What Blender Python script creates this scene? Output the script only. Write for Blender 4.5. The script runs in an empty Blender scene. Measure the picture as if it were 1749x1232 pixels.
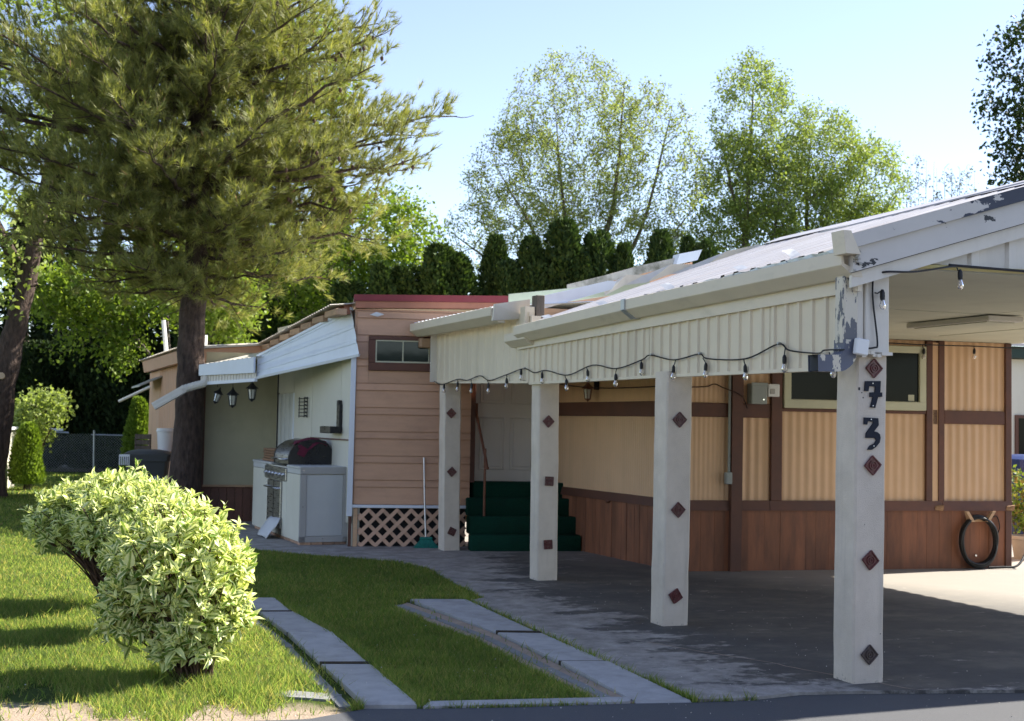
import bpy, math, random
import numpy as np
from mathutils import Matrix, Vector
R = math.radians
rng = np.random.default_rng(7)
random.seed(7)
sc = bpy.context.scene
col = sc.collection

# ------------------------------------------------------------------ camera, sky, sun, exposure
cam_d = bpy.data.cameras.new('camera'); cam = bpy.data.objects.new('camera', cam_d); col.objects.link(cam)
cam_d.sensor_fit = 'HORIZONTAL'; cam_d.sensor_width = 36; cam_d.lens = 46.31; cam_d.clip_end = 2000; cam_d.clip_start = .05
_p = math.atan(106/2250); _r = R(1.0)
_F = Vector((0, math.cos(_p), math.sin(_p))); _U0 = Vector((0, -math.sin(_p), math.cos(_p))); _R0 = Vector((1, 0, 0))
_R = _R0*math.cos(_r)+_U0*math.sin(_r); _U = _U0*math.cos(_r)-_R0*math.sin(_r)
cam.matrix_world = Matrix(((_R.x, _U.x, -_F.x, 0), (_R.y, _U.y, -_F.y, 0), (_R.z, _U.z, -_F.z, 1.6), (0, 0, 0, 1)))
cam_d.dof.use_dof = True; cam_d.dof.focus_distance = 9.0; cam_d.dof.aperture_fstop = 4.5
sc.camera = cam
SUN_AZ, SUN_EL = R(27), R(41.7)          # azimuth counted from +X towards +Y
world = bpy.data.worlds.new('World'); sc.world = world; world.use_nodes = True
wn = world.node_tree; bg = wn.nodes['Background']
sky = wn.nodes.new('ShaderNodeTexSky'); sky.sky_type = 'NISHITA'; sky.sun_disc = False
sky.sun_elevation = SUN_EL; sky.sun_rotation = R(90)-SUN_AZ; sky.altitude = 800; sky.air_density = 1.0; sky.dust_density = .25; sky.ozone_density = 1.2
_hs = wn.nodes.new('ShaderNodeHueSaturation'); _hs.inputs['Saturation'].default_value = .9; _hs.inputs['Hue'].default_value = .512
wn.links.new(sky.outputs[0], _hs.inputs['Color']); wn.links.new(_hs.outputs[0], bg.inputs[0]); bg.inputs[1].default_value = 0.095
sun_d = bpy.data.lights.new('sun', 'SUN'); sun_d.energy = 5.0; sun_d.angle = R(.53); sun_d.color = (1, .94, .84)
sun = bpy.data.objects.new('sun', sun_d); col.objects.link(sun)
sun.rotation_euler = Vector((math.cos(SUN_EL)*math.cos(SUN_AZ), math.cos(SUN_EL)*math.sin(SUN_AZ), math.sin(SUN_EL))).to_track_quat('Z', 'Y').to_euler()
sc.view_settings.view_transform = 'Standard'; sc.view_settings.look = 'None'; sc.view_settings.gamma = 1; sc.view_settings.exposure = 1.50
try: sc.cycles.use_denoising = True
except Exception: pass
sc.cycles.max_bounces = 8; sc.cycles.diffuse_bounces = 4; sc.cycles.transparent_max_bounces = 8

# ------------------------------------------------------------------ materials
def nodes_of(name):
    m = bpy.data.materials.new(name); m.use_nodes = True
    nt = m.node_tree; return m, nt, nt.nodes['Principled BSDF']
def N(nt, t, **k):
    n = nt.nodes.new('ShaderNode'+t)
    for a, b in k.items():
        if a in n.inputs: n.inputs[a].default_value = b
        else: setattr(n, a, b)
    return n
def mix(nt, fac, a, b, blend='MIX'):
    n = nt.nodes.new('ShaderNodeMix'); n.data_type = 'RGBA'; n.blend_type = blend
    for sock, v in ((n.inputs[0], fac), (n.inputs[6], a), (n.inputs[7], b)):
        if hasattr(v, 'is_linked') or hasattr(v, 'links'): nt.links.new(v, sock)
        elif isinstance(v, (int, float)): sock.default_value = v
        else: sock.default_value = (*v, 1) if len(v) == 3 else v
    return n.outputs[2]
def noise(nt, scale, detail=5, rough=.6, stretch=None, coord='Object', loc=(0, 0, 0)):
    tc = N(nt, 'TexCoord'); mp = N(nt, 'Mapping'); mp.inputs['Scale'].default_value = stretch or (1, 1, 1); mp.inputs['Location'].default_value = loc
    nt.links.new(tc.outputs[coord], mp.inputs[0])
    n = N(nt, 'TexNoise'); n.inputs['Scale'].default_value = scale; n.inputs['Detail'].default_value = detail; n.inputs['Roughness'].default_value = rough
    nt.links.new(mp.outputs[0], n.inputs['Vector']); return n.outputs[0]
def ramp(nt, v, a, b, lo=0., hi=1.):
    n = N(nt, 'MapRange'); n.inputs[1].default_value = a; n.inputs[2].default_value = b; n.inputs[3].default_value = lo; n.inputs[4].default_value = hi
    nt.links.new(v, n.inputs[0]); return n.outputs[0]
def math_(nt, op, a, b=None):
    n = N(nt, 'Math', operation=op)
    for i, v in enumerate((a, b)):
        if v is None: continue
        if isinstance(v, (int, float)): n.inputs[i].default_value = v
        else: nt.links.new(v, n.inputs[i])
    return n.outputs[0]
def bump(nt, bsdf, h, strength, dist=.01):
    b = N(nt, 'Bump'); b.inputs['Strength'].default_value = strength; b.inputs['Distance'].default_value = dist
    nt.links.new(h, b.inputs['Height']); nt.links.new(b.outputs[0], bsdf.inputs['Normal'])
def sc3(c, k): return tuple(min(1, x*k) for x in c)
def mk(name, c, rough=.7, var=.15, scale=6, bmp=0., bscale=60, metal=0., rnd=.12, stain=None, sfac=.5, sscale=1.2, stretch=None, sstretch=(1, 1, .25), spec=.4, slo=.5, shi=.75, bdist=.006):
    m, nt, b = nodes_of(name)
    n1 = noise(nt, scale, 6, .65, stretch)
    cc = mix(nt, ramp(nt, n1, .3, .7), sc3(c, 1-var), sc3(c, 1+var))
    if stain:
        s = ramp(nt, noise(nt, sscale, 8, .7, sstretch, loc=(3.1, 1.7, .4)), slo, shi, 0, sfac)
        cc = mix(nt, s, cc, stain)
    if rnd:
        oi = N(nt, 'ObjectInfo'); hs = N(nt, 'HueSaturation'); nt.links.new(ramp(nt, oi.outputs['Random'], 0, 1, 1-rnd, 1+rnd), hs.inputs['Value']); nt.links.new(cc, hs.inputs['Color']); cc = hs.outputs[0]
    nt.links.new(cc, b.inputs['Base Color'])
    nt.links.new(ramp(nt, n1, .2, .8, max(.02, rough-.1), min(1, rough+.1)), b.inputs['Roughness'])
    b.inputs['Metallic'].default_value = metal; b.inputs['Specular IOR Level'].default_value = spec
    if bmp: bump(nt, b, noise(nt, bscale, 4, .6, stretch), bmp, bdist)
    return m
def leafmat(name, cols, trans=.35, rough=.5, spec=.25, var_scale=.8, patch=.35, tk=(1.25, 1.3, .6)):
    m, nt, b = nodes_of(name)
    g = N(nt, 'NewGeometry'); rp = N(nt, 'ValToRGB'); el = rp.color_ramp.elements
    el[0].color = (*cols[0], 1); el[1].color = (*cols[-1], 1)
    for i, c in enumerate(cols[1:-1]): e = el.new((i+1)/(len(cols)-1)); e.color = (*c, 1)
    nt.links.new(g.outputs['Random Per Island'], rp.inputs[0])
    n1 = noise(nt, var_scale, 3, .5)
    cc = mix(nt, ramp(nt, n1, .35, .65, 0, patch), rp.outputs[0], sc3(cols[0], .75))
    nt.links.new(cc, b.inputs['Base Color']); b.inputs['Roughness'].default_value = rough; b.inputs['Specular IOR Level'].default_value = spec
    t = N(nt, 'BsdfTranslucent'); nt.links.new(mix(nt, 1., cc, (*tk, 1), 'MULTIPLY'), t.inputs[0])
    ms = N(nt, 'MixShader'); ms.inputs[0].default_value = trans
    nt.links.new(b.outputs[0], ms.inputs[1]); nt.links.new(t.outputs[0], ms.inputs[2]); nt.links.new(ms.outputs[0], nt.nodes['Material Output'].inputs[0])
    return m
M = {}
m, nt, b = nodes_of('stucco'); M['stucco'] = m          # painted stucco: grain, faint runs, mud splashed up from the floor
tc = N(nt, 'TexCoord'); sp = N(nt, 'SeparateXYZ'); nt.links.new(tc.outputs['Object'], sp.inputs[0])
gr = noise(nt, 150, 4, .65)
cc = mix(nt, ramp(nt, noise(nt, 4, 6, .65), .3, .7), (.62, .54, .44), (.75, .66, .545))
cc = mix(nt, ramp(nt, noise(nt, 5, 7, .7, (1.6, 1.6, .12)), .56, .8, 0, .4), cc, (.36, .32, .26))
cc = mix(nt, ramp(nt, gr, .60, .75, 0, .35), cc, (.30, .27, .23))
spl = math_(nt, 'SUBTRACT', noise(nt, 38, 6, .75), ramp(nt, sp.outputs[2], 0, .28, .0, .42))
cc = mix(nt, ramp(nt, spl, .50, .60, 0, .75), cc, (.17, .145, .115))
nt.links.new(cc, b.inputs['Base Color']); b.inputs['Roughness'].default_value = .92; b.inputs['Specular IOR Level'].default_value = .2
bump(nt, b, gr, .9, .006)
M['cream_metal'] = mk('cream_metal', (.70, .61, .455), .5, .05, 3, .05, 30, rnd=.03, stain=(.36, .31, .22), sfac=.5, sscale=4, sstretch=(1, 1, .12), slo=.52, shi=.8)
M['cream_gutter'] = mk('cream_gutter', (.68, .60, .465), .45, .05, 3, .05, 20, rnd=.02, stain=(.33, .29, .22), sfac=.45, sscale=6, sstretch=(1, .4, 1), slo=.55, shi=.8)
M['white_metal'] = mk('white_metal', (.70, .655, .575), .4, .05, 4, .05, 20, rnd=.03, stain=(.42, .38, .33), sfac=.4, sscale=3)
M['roof_metal'] = mk('roof_metal', (.47, .455, .455), .42, .07, 2, .05, 20, rnd=.04, stain=(.42, .36, .32), sfac=.5, sscale=2.0, sstretch=(.3, 1, 1))
M['blue_metal'] = mk('blue_metal', (.72, .77, .83), .4, .04, 3, .05, 20, rnd=.02, stain=(.5, .5, .5), sfac=.3)
M['ceiling'] = mk('ceiling', (.60, .585, .46), .8, .06, 3, .1, 80, rnd=.04, stain=(.4, .36, .26), sfac=.35, sstretch=(1, 1, 1))
M['tile'] = mk('tile', (.10, .018, .02), .3, .25, 30, .2, 60, rnd=.25, spec=.5)
M['tile_dark'] = mk('tile_dark', (.07, .05, .045), .4, .25, 30, .2, 60, rnd=.2)
M['navy'] = mk('navy', (.008, .011, .022), .75, .2, 20, rnd=0)
M['brown'] = mk('brown', (.125, .052, .032), .55, .2, 5, .1, 40, rnd=.12, stain=(.05, .03, .025), sfac=.5)
M['skirt'] = mk('skirt', (.235, .092, .045), .6, .25, 3, .15, 30, rnd=.18, stain=(.08, .035, .025), sfac=.7, sscale=2.5, stretch=(4, 4, .6), sstretch=(2, 2, .4))
M['beige'] = mk('beige', (.67, .425, .245), .55, .05, 3, .03, 40, rnd=.04, stain=(.45, .29, .16), sfac=.35, sscale=2, sstretch=(3, 3, .15))
M['tan_board'] = mk('tan_board', (.58, .34, .215), .65, .07, 3, .15, 40, rnd=.07, stain=(.33, .19, .12), sfac=.4, sscale=2.5, stretch=(.5, 3, 6), sstretch=(1, 1, 2))
M['tan_wall'] = mk('tan_wall', (.60, .37, .235), .65, .07, 3, .1, 40, rnd=.05, stain=(.38, .24, .16), sfac=.4)
M['wood_raw'] = mk('wood_raw', (.50, .32, .19), .75, .2, 4, .2, 40, rnd=.2, stain=(.25, .16, .1), sfac=.5, stretch=(1, 1, 4))
M['maroon'] = mk('maroon', (.20, .028, .035), .5, .12, 5, .05, rnd=.05, stain=(.32, .1, .08), sfac=.3)
M['rust_board'] = mk('rust_board', (.36, .15, .09), .6, .15, 4, .1, rnd=.05, stain=(.2, .08, .05), sfac=.4)
M['door'] = mk('door', (.76, .72, .66), .45, .03, 3, .03, rnd=0, stain=(.42, .39, .34), sfac=.25)
M['carpet'] = mk('carpet', (.008, .047, .029), .95, .3, 60, .9, 250, rnd=.08, stain=(.012, .03, .02), sfac=.6, sscale=4, sstretch=(1, 1, 1), spec=.1)
M['trim_white'] = mk('trim_white', (.74, .77, .82), .4, .04, 3, rnd=.02, stain=(.5, .5, .5), sfac=.25)
M['green_wall'] = mk('green_wall', (.42, .385, .255), .8, .07, 2, .08, 60, rnd=0, stain=(.27, .26, .18), sfac=.45, sscale=1.5, sstretch=(1, 1, .5))
M['white_wall'] = mk('white_wall', (.66, .63, .52), .6, .04, 2, .04, 40, rnd=.05, stain=(.5, .48, .38), sfac=.35, sscale=2)
M['grey_panel'] = mk('grey_panel', (.52, .52, .50), .5, .04, 3, .04, rnd=.03, stain=(.38, .37, .34), sfac=.3)
M['grey_trim'] = mk('grey_trim', (.40, .385, .36), .5, .05, 3, rnd=.04)
M['steel'] = mk('steel', (.42, .41, .40), .3, .15, 5, .05, 200, metal=1., rnd=0, stretch=(1, 1, 12))
M['chrome'] = mk('chrome', (.7, .7, .7), .12, .05, 5, metal=1., rnd=0)
M['black'] = mk('black', (.012, .012, .013), .3, .3, 8, rnd=0, spec=.5)
M['black_mat'] = mk('black_mat', (.016, .016, .017), .6, .3, 8, rnd=0)
M['rubber'] = mk('rubber', (.012, .012, .012), .42, .3, 8, rnd=0)
M['brick'] = mk('brick', (.48, .30, .2), .85, .2, 12, .4, 60, rnd=.18)
M['mitt'] = mk('mitt', (.13, .015, .035), .9, .3, 20, .6, 120, rnd=0)
M['paper'] = mk('paper', (.62, .62, .61), .6, .04, 4, .1, 10, rnd=0)
M['frame_yellow'] = mk('frame_yellow', (.56, .54, .38), .5, .06, 4, rnd=.02, stain=(.4, .37, .25), sfac=.35)
M['lattice'] = mk('lattice', (.60, .38, .26), .7, .12, 5, .1, rnd=.12, stain=(.35, .22, .15), sfac=.4)
M['concrete'] = mk('concrete', (.38, .37, .355), .9, .14, 9, .5, 90, rnd=.08, stain=(.2, .19, .17), sfac=.65, sscale=2.5, sstretch=(1, 1, 1))
M['edging'] = mk('edging', (.22, .22, .21), .9, .15, 6, .4, 100, rnd=.1, stain=(.16, .15, .13), sfac=.5, sscale=4, sstretch=(1, 1, 1))
M['bark_pine'] = mk('bark_pine', (.07, .046, .035), .95, .65, 16, 1., 30, rnd=0, stretch=(1, 1, .35), stain=(.16, .12, .1), sfac=.6, sscale=14, sstretch=(1, 1, .3), bdist=.06)
M['bark_grey'] = mk('bark_grey', (.14, .115, .09), .95, .3, 12, 1., 26, rnd=0, stretch=(1, 1, .3), bdist=.03)
M['bark_twig'] = mk('bark_twig', (.13, .10, .075), .9, .2, 10, rnd=0)
M['stem'] = mk('stem', (.075, .04, .028), .8, .3, 20, rnd=0)
M['bin_grey'] = mk('bin_grey', (.055, .056, .054), .55, .12, 6, .1, 120, rnd=.03, stain=(.1, .1, .09), sfac=.3)
M['bin_blue'] = mk('bin_blue', (.012, .03, .13), .5, .1, 6, rnd=0)
M['white_plastic'] = mk('white_plastic', (.78, .78, .76), .45, .03, 4, rnd=0, stain=(.55, .52, .47), sfac=.25)
M['ink_white'] = mk('ink_white', (.6, .6, .58), .6, .05, rnd=0)
M['galv'] = mk('galv', (.42, .44, .45), .4, .15, 8, metal=.7, rnd=.05)
M['steel_grey'] = mk('steel_grey', (.30, .32, .30), .5, .06, 6, rnd=.03, stain=(.2, .2, .18), sfac=.3)
M['broom_green'] = mk('broom_green', (.01, .19, .14), .6, .3, 40, rnd=0)
M['alu'] = mk('alu', (.6, .6, .62), .35, .05, metal=.8, rnd=0)
M['copper_paint'] = mk('copper_paint', (.20, .085, .05), .4, .2, 8, metal=.2, rnd=0)
M['wicker'] = mk('wicker', (.30, .17, .09), .85, .35, 30, .8, 80, rnd=.2)
M['moss_beam'] = mk('moss_beam', (.42, .40, .35), .9, .2, 5, .4, 40, rnd=.05, stain=(.1, .1, .07), sfac=.85, sscale=5, sstretch=(1, 1, 1), slo=.45, shi=.65)
M['pale_green'] = mk('pale_green', (.58, .63, .46), .5, .06, 3, rnd=0)
M['yellow_pipe'] = mk('yellow_pipe', (.55, .47, .2), .5, .1, 5, rnd=0)
M['wire'] = mk('wire', (.014, .014, .016), .5, .1, rnd=0)
M['wire_brown'] = mk('wire_brown', (.05, .02, .013), .5, .1, rnd=0)
M['dirtm'] = mk('dirtm', (.34, .26, .19), .95, .2, 8, .5, 60, rnd=0)
M['shingle'] = mk('shingle', (.03, .05, .04), .8, .2, 8, rnd=0)
M['curtain'] = mk('curtain', (.62, .62, .57), .7, .05, rnd=.08)
M['terracotta'] = mk('terracotta', (.32, .29, .25), .8, .12, rnd=0)
M['stump'] = mk('stump', (.55, .4, .26), .8, .1, rnd=0)
# glass
def glassmat(name, c, rough=.04, spec=.4):
    m, nt, b = nodes_of(name); b.inputs['Base Color'].default_value = (*c, 1); b.inputs['Roughness'].default_value = rough; b.inputs['Specular IOR Level'].default_value = spec
    n = noise(nt, 3, 2); bump(nt, b, n, .03, .01); return m
M['dark_glass'] = glassmat('dark_glass', (.006, .008, .007), .12, .12); M['window_glass'] = glassmat('window_glass', (.01, .016, .014), .05)
m, nt, b = nodes_of('bulb_glass'); b.inputs['Base Color'].default_value = (.95, .9, .85, 1); b.inputs['Transmission Weight'].default_value = .85; b.inputs['Roughness'].default_value = .05; M['bulb_glass'] = m
m, nt, b = nodes_of('frosted'); b.inputs['Base Color'].default_value = (.7, .7, .62, 1); b.inputs['Roughness'].default_value = .4; b.inputs['Transmission Weight'].default_value = .3; M['frosted'] = m
# paint peeling off dark metal, in flakes
def peel(name, paint, under, lo, hi, axis, a, b_, sx=(1, 1, 1), scale=9):
    m, nt, b = nodes_of(name)
    tc = N(nt, 'TexCoord'); sp = N(nt, 'SeparateXYZ'); nt.links.new(tc.outputs['Object'], sp.inputs[0])
    g = ramp(nt, sp.outputs[axis], a, b_, lo, hi)
    n = noise(nt, scale, 5, .55, sx)
    f = ramp(nt, math_(nt, 'ADD', math_(nt, 'ADD', n, math_(nt, 'MULTIPLY', math_(nt, 'SUBTRACT', noise(nt, scale*6, 6, .7, sx), .5), .22)), g), .49, .51)
    n2 = noise(nt, 4, 5)
    nt.links.new(mix(nt, f, mix(nt, n2, sc3(paint, .88), sc3(paint, 1.08)), mix(nt, n2, sc3(under, .7), sc3(under, 1.3))), b.inputs['Base Color'])
    b.inputs['Roughness'].default_value = .5
    bump(nt, b, f, -.4, .003); return m
M['peel_spout'] = peel('peel_spout', (.64, .585, .47), (.115, .12, .135), -.02, -.02, 2, 0, 1, (1.6, 1.6, .45), 14)
M['peel_elbow'] = peel('peel_elbow', (.64, .585, .47), (.10, .11, .15), .06, .06, 2, 0, 1, (1, 1, .6), 14)
M['peel_rake'] = peel('peel_rake', (.56, .53, .49), (.018, .024, .05), -.20, .26, 0, .35, 1.15, (.7, 1, 1.3), 12)
M['peel_rake2'] = peel('peel_rake2', (.58, .55, .51), (.012, .014, .02), -.17, -.13, 0, .8, 1.5, (.7, 1, 1.3), 8)
# variegated leaf (uv: u across the blade, v along it)
m, nt, b = nodes_of('variegated_leaf'); M['varleaf'] = m
uv = N(nt, 'UVMap'); sp = N(nt, 'SeparateXYZ'); nt.links.new(uv.outputs[0], sp.inputs[0])
e = math_(nt, 'MULTIPLY', math_(nt, 'ABSOLUTE', math_(nt, 'SUBTRACT', sp.outputs[0], .5)), 2.)
g = N(nt, 'NewGeometry')
nz = noise(nt, 45, 3, .6)
e = math_(nt, 'ADD', e, math_(nt, 'MULTIPLY', math_(nt, 'SUBTRACT', nz, .5), .7))
oi = N(nt, 'ObjectInfo'); rr = math_(nt, 'FRACT', math_(nt, 'ADD', g.outputs['Random Per Island'], oi.outputs['Random']))
e = math_(nt, 'ADD', e, ramp(nt, rr, 0, 1, -.24, .34))
cc = mix(nt, ramp(nt, e, .26, .42), mix(nt, rr, (.13, .22, .04), (.34, .44, .10)), mix(nt, rr, (.84, .83, .50), (.82, .85, .38)))
nt.links.new(cc, b.inputs['Base Color']); b.inputs['Roughness'].default_value = .42; b.inputs['Specular IOR Level'].default_value = .35
t = N(nt, 'BsdfTranslucent'); nt.links.new(mix(nt, 1., cc, (1.1, 1.15, .65), 'MULTIPLY'), t.inputs[0]); ms = N(nt, 'MixShader'); ms.inputs[0].default_value = .35
nt.links.new(b.outputs[0], ms.inputs[1]); nt.links.new(t.outputs[0], ms.inputs[2]); nt.links.new(ms.outputs[0], nt.nodes['Material Output'].inputs[0])
M['needle'] = leafmat('needle', [(.175, .205, .06), (.265, .29, .085), (.45, .42, .155), (.34, .35, .105)], .36, .5, .3, 4.0, .75)
M['leaf_elm'] = leafmat('leaf_elm', [(.21, .25, .085), (.29, .34, .12), (.38, .43, .17)], .45)
M['leaf_mid'] = leafmat('leaf_mid', [(.19, .25, .07), (.28, .345, .10), (.37, .43, .14)], .45)
M['leaf_lime'] = leafmat('leaf_lime', [(.12, .19, .025), (.19, .27, .035), (.28, .35, .06)], .45)
M['leaf_dark'] = leafmat('leaf_dark', [(.022, .042, .012), (.035, .065, .018), (.06, .09, .025)], .25)
M['leaf_blue'] = leafmat('leaf_blue', [(.10, .11, .08), (.14, .15, .11)], .3)
M['arbor'] = leafmat('arbor', [(.032, .062, .018), (.058, .10, .026), (.10, .155, .038)], .15, .6, .2, 1.5, .5)
M['arbor_bright'] = leafmat('arbor_bright', [(.12, .19, .03), (.20, .29, .04), (.30, .40, .06)], .3, .6, .2, 2)
M['spruce'] = leafmat('spruce', [(.016, .03, .012), (.028, .05, .017), (.05, .07, .022)], .15, .7, .15, .6, .5)
M['rose'] = leafmat('rose', [(.07, .12, .02), (.13, .19, .03), (.2, .26, .05), (.38, .2, .11)], .35)
# ------------------------------------------------------------------ mesh helpers
class MB:
    def __init__(s, xf=None): s.v = []; s.f = []; s.xf = xf
    def add(s, vs, fs):
        n = len(s.v)
        if s.xf is not None: vs = [tuple(s.xf @ Vector(v)) for v in vs]
        s.v += [tuple(v) for v in vs]; s.f += [tuple(i+n for i in q) for q in fs]; return s
    def box(s, x0, x1, y0, y1, z0, z1, c=0.):
        if not c:
            return s.hexa([(x0, y0, z0), (x1, y0, z0), (x1, y1, z0), (x0, y1, z0), (x0, y0, z1), (x1, y0, z1), (x1, y1, z1), (x0, y1, z1)])
        X, Y, Z = (x0, x1), (y0, y1), (z0, z1); vs = []; ix = {}
        for i in (0, 1):
            for j in (0, 1):
                for k in (0, 1):
                    ci = X[i]+(c if i == 0 else -c); cj = Y[j]+(c if j == 0 else -c); ck = Z[k]+(c if k == 0 else -c)
                    for a, p in enumerate(((X[i], cj, ck), (ci, Y[j], ck), (ci, cj, Z[k]))): ix[i, j, k, a] = len(vs); vs.append(p)
        fs = []
        for i in (0, 1):
            fs.append([ix[i, 0, 0, 0], ix[i, 1, 0, 0], ix[i, 1, 1, 0], ix[i, 0, 1, 0]]); fs.append([ix[0, i, 0, 1], ix[1, i, 0, 1], ix[1, i, 1, 1], ix[0, i, 1, 1]]); fs.append([ix[0, 0, i, 2], ix[1, 0, i, 2], ix[1, 1, i, 2], ix[0, 1, i, 2]])
            for j in (0, 1):
                fs.append([ix[i, j, 0, 0], ix[i, j, 1, 0], ix[i, j, 1, 1], ix[i, j, 0, 1]]); fs.append([ix[i, 0, j, 0], ix[i, 1, j, 0], ix[i, 1, j, 2], ix[i, 0, j, 2]]); fs.append([ix[0, i, j, 1], ix[1, i, j, 1], ix[1, i, j, 2], ix[0, i, j, 2]])
                for k in (0, 1): fs.append([ix[i, j, k, 0], ix[i, j, k, 1], ix[i, j, k, 2]])
        return s.add(vs, fs)
    def hexa(s, p): return s.add(p, [(0, 3, 2, 1), (4, 5, 6, 7), (0, 1, 5, 4), (1, 2, 6, 5), (2, 3, 7, 6), (3, 0, 4, 7)])
    def prism(s, poly, d):          # 3-D polygon pushed along d
        n = len(poly); d = Vector(d); b = [tuple(Vector(p)) for p in poly]; t = [tuple(Vector(p)+d) for p in poly]
        return s.add(b+t, [tuple(range(n))[::-1], tuple(range(n, 2*n))]+[(i, (i+1) % n, n+(i+1) % n, n+i) for i in range(n)])
    def tube(s, pts, r, n=6, caps=True):
        pts = [Vector(p) for p in pts]; k = len(pts); rs = r if hasattr(r, '__len__') else [r]*k; vs = []; fs = []; prev = None
        for i in range(k):
            d = (pts[min(i+1, k-1)]-pts[max(i-1, 0)])
            d = d.normalized() if d.length > 1e-9 else Vector((0, 0, 1))
            a = prev if prev is not None else (Vector((1, 0, 0)) if abs(d.x) < .8 else Vector((0, 1, 0)))
            a = (a-d*a.dot(d)); a = a.normalized() if a.length > 1e-6 else d.orthogonal().normalized(); prev = a; b = d.cross(a)
            for j in range(n): t = 2*math.pi*j/n; vs.append(pts[i]+(a*math.cos(t)+b*math.sin(t))*rs[i])
        for i in range(k-1):
            for j in range(n): fs.append((i*n+j, i*n+(j+1) % n, (i+1)*n+(j+1) % n, (i+1)*n+j))
        if caps: fs += [tuple(range(n))[::-1], tuple(range((k-1)*n, k*n))]
        return s.add(vs, fs)
    def lathe(s, prof, c=(0, 0, 0), n=12, xf=None):
        vs = []; k = len(prof)
        for r, z in prof:
            for j in range(n):
                t = 2*math.pi*j/n; p = Vector((r*math.cos(t), r*math.sin(t), z))
                vs.append((xf @ p if xf else p)+Vector(c))
        fs = [(i*n+j, i*n+(j+1) % n, (i+1)*n+(j+1) % n, (i+1)*n+j) for i in range(k-1) for j in range(n)]
        return s.add(vs, fs)
    def ribs(s, s0, s1, period, kind, fn, th=.004):   # fn(s, d) -> (lower point, upper point); d is the rib's relief 0..1
        pr = {'trap': ((0, 0), (.5, 0), (.58, 1), (.86, 1), (.94, 0)), 'sine': tuple((i/8, .5-.5*math.cos(2*math.pi*i/8)) for i in range(8)),
              'box': ((0, 0), (.7, 0), (.76, 1), (.94, 1)), 'fine': ((0, 0), (.25, .1), (.5, 1), (.75, .9))}[kind]
        ss = []
        k = math.floor(s0/period)
        while k*period < s1:
            for a, d in pr:
                t = (k+a)*period
                if s0 < t < s1: ss.append((t, d))
            k += 1
        d0 = ss[0][1] if ss else 0; d1 = ss[-1][1] if ss else 0
        ss = [(s0, d0)]+ss+[(s1, d1)]; vs = []
        for t, d in ss: a, b = fn(t, d); vs += [a, b]
        return s.add(vs, [(2*i, 2*i+2, 2*i+3, 2*i+1) for i in range(len(ss)-1)])
    def build(s, name, mat, parent=None, smooth=None, **props):
        me = bpy.data.meshes.new(name); me.from_pydata(s.v, [], s.f); me.materials.append(M[mat] if isinstance(mat, str) else mat)
        if smooth:
            me.polygons.foreach_set('use_smooth', [True]*len(me.polygons)); me.set_sharp_from_angle(angle=R(smooth))
        return link(name, me, parent, **props)
def link(name, data, parent=None, **props):
    o = bpy.data.objects.new(name, data); col.objects.link(o)
    if parent is not None: o.parent = parent
    for k, v in props.items(): o[k] = v
    return o
def thing(name, label, cat, loc=(0, 0, 0), rz=0., group=None):
    o = bpy.data.objects.new(name, None); col.objects.link(o); o.empty_display_size = .1
    o.location = loc; o.rotation_euler = (0, 0, R(rz)); o['label'] = label; o['category'] = cat
    if group: o['group'] = group
    return o
def npmesh(name, V, F, mat, uv=None, smooth=False):
    me = bpy.data.meshes.new(name); V = np.asarray(V, np.float32).reshape(-1, 3); F = np.asarray(F, np.int32); n, k = F.shape
    me.vertices.add(len(V)); me.vertices.foreach_set('co', V.ravel()); me.loops.add(n*k); me.loops.foreach_set('vertex_index', F.ravel())
    me.polygons.add(n); me.polygons.foreach_set('loop_start', np.arange(0, n*k, k, dtype=np.int32)); me.polygons.foreach_set('loop_total', np.full(n, k, np.int32))
    if uv is not None: l = me.uv_layers.new(name='UVMap'); l.data.foreach_set('uv', np.asarray(uv, np.float32)[F.ravel()].ravel())
    if smooth: me.polygons.foreach_set('use_smooth', np.ones(n, bool))
    me.update(calc_edges=True); me.materials.append(M[mat]); return me
def unit(a): return a/np.maximum(np.linalg.norm(a, axis=-1, keepdims=True), 1e-9)
def rdir(n, r=rng): return unit(r.normal(size=(n, 3)))
def leaf_quads(C, D, L, W, r=rng, fold=.25):     # pointed leaves, four corners each, slightly folded
    n = len(C); side = unit(np.cross(D, rdir(n, r))); nor = np.cross(D, side); L = np.broadcast_to(L, n)[:, None]; W = np.broadcast_to(W, n)[:, None]
    V = np.stack([C, C+D*L*.5+side*W*.5+nor*W*fold, C+D*L, C+D*L*.5-side*W*.5+nor*W*fold], 1)
    return V.reshape(-1, 3), np.arange(4*n).reshape(-1, 4)
# ------------------------------------------------------------------ the ground
CPO = (2.142, 8.224); CPY = 20.3
_c, _s = math.cos(R(CPY)), math.sin(R(CPY))
def cp2w(x, y): return (CPO[0]+_c*x-_s*y, CPO[1]+_s*x+_c*y)
ROAD = [(-40., -1.9), (-6, 5.95), (-1.05, 7.09), (-.78, 7.36), (-.44, 7.39), (.12, 7.48), (.7, 7.62), (1.08, 7.68), (1.46, 7.77), (1.75, 7.93), (2.06, 7.99), (3.16, 8.12), (9, 9.5), (60, 21)]
SLAB = [(1.12, 7.70), (1.46, 7.79), (1.75, 7.95), (2.06, 8.01), (3.16, 8.14), (9, 9.52), (14, 12), (14, 24), (-5.3, 24), (-5.3, 18.4), (-4.3, 17.1), (-3.36, 16.24), (-2.65, 15.65), (-1.9, 15.27), (-1.2, 14.85), (-.85, 14.26), (-.55, 13.11), (-.22, 11.95), (-.33, 11.76), (.27, 10.04), (.68, 8.83)]
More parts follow.
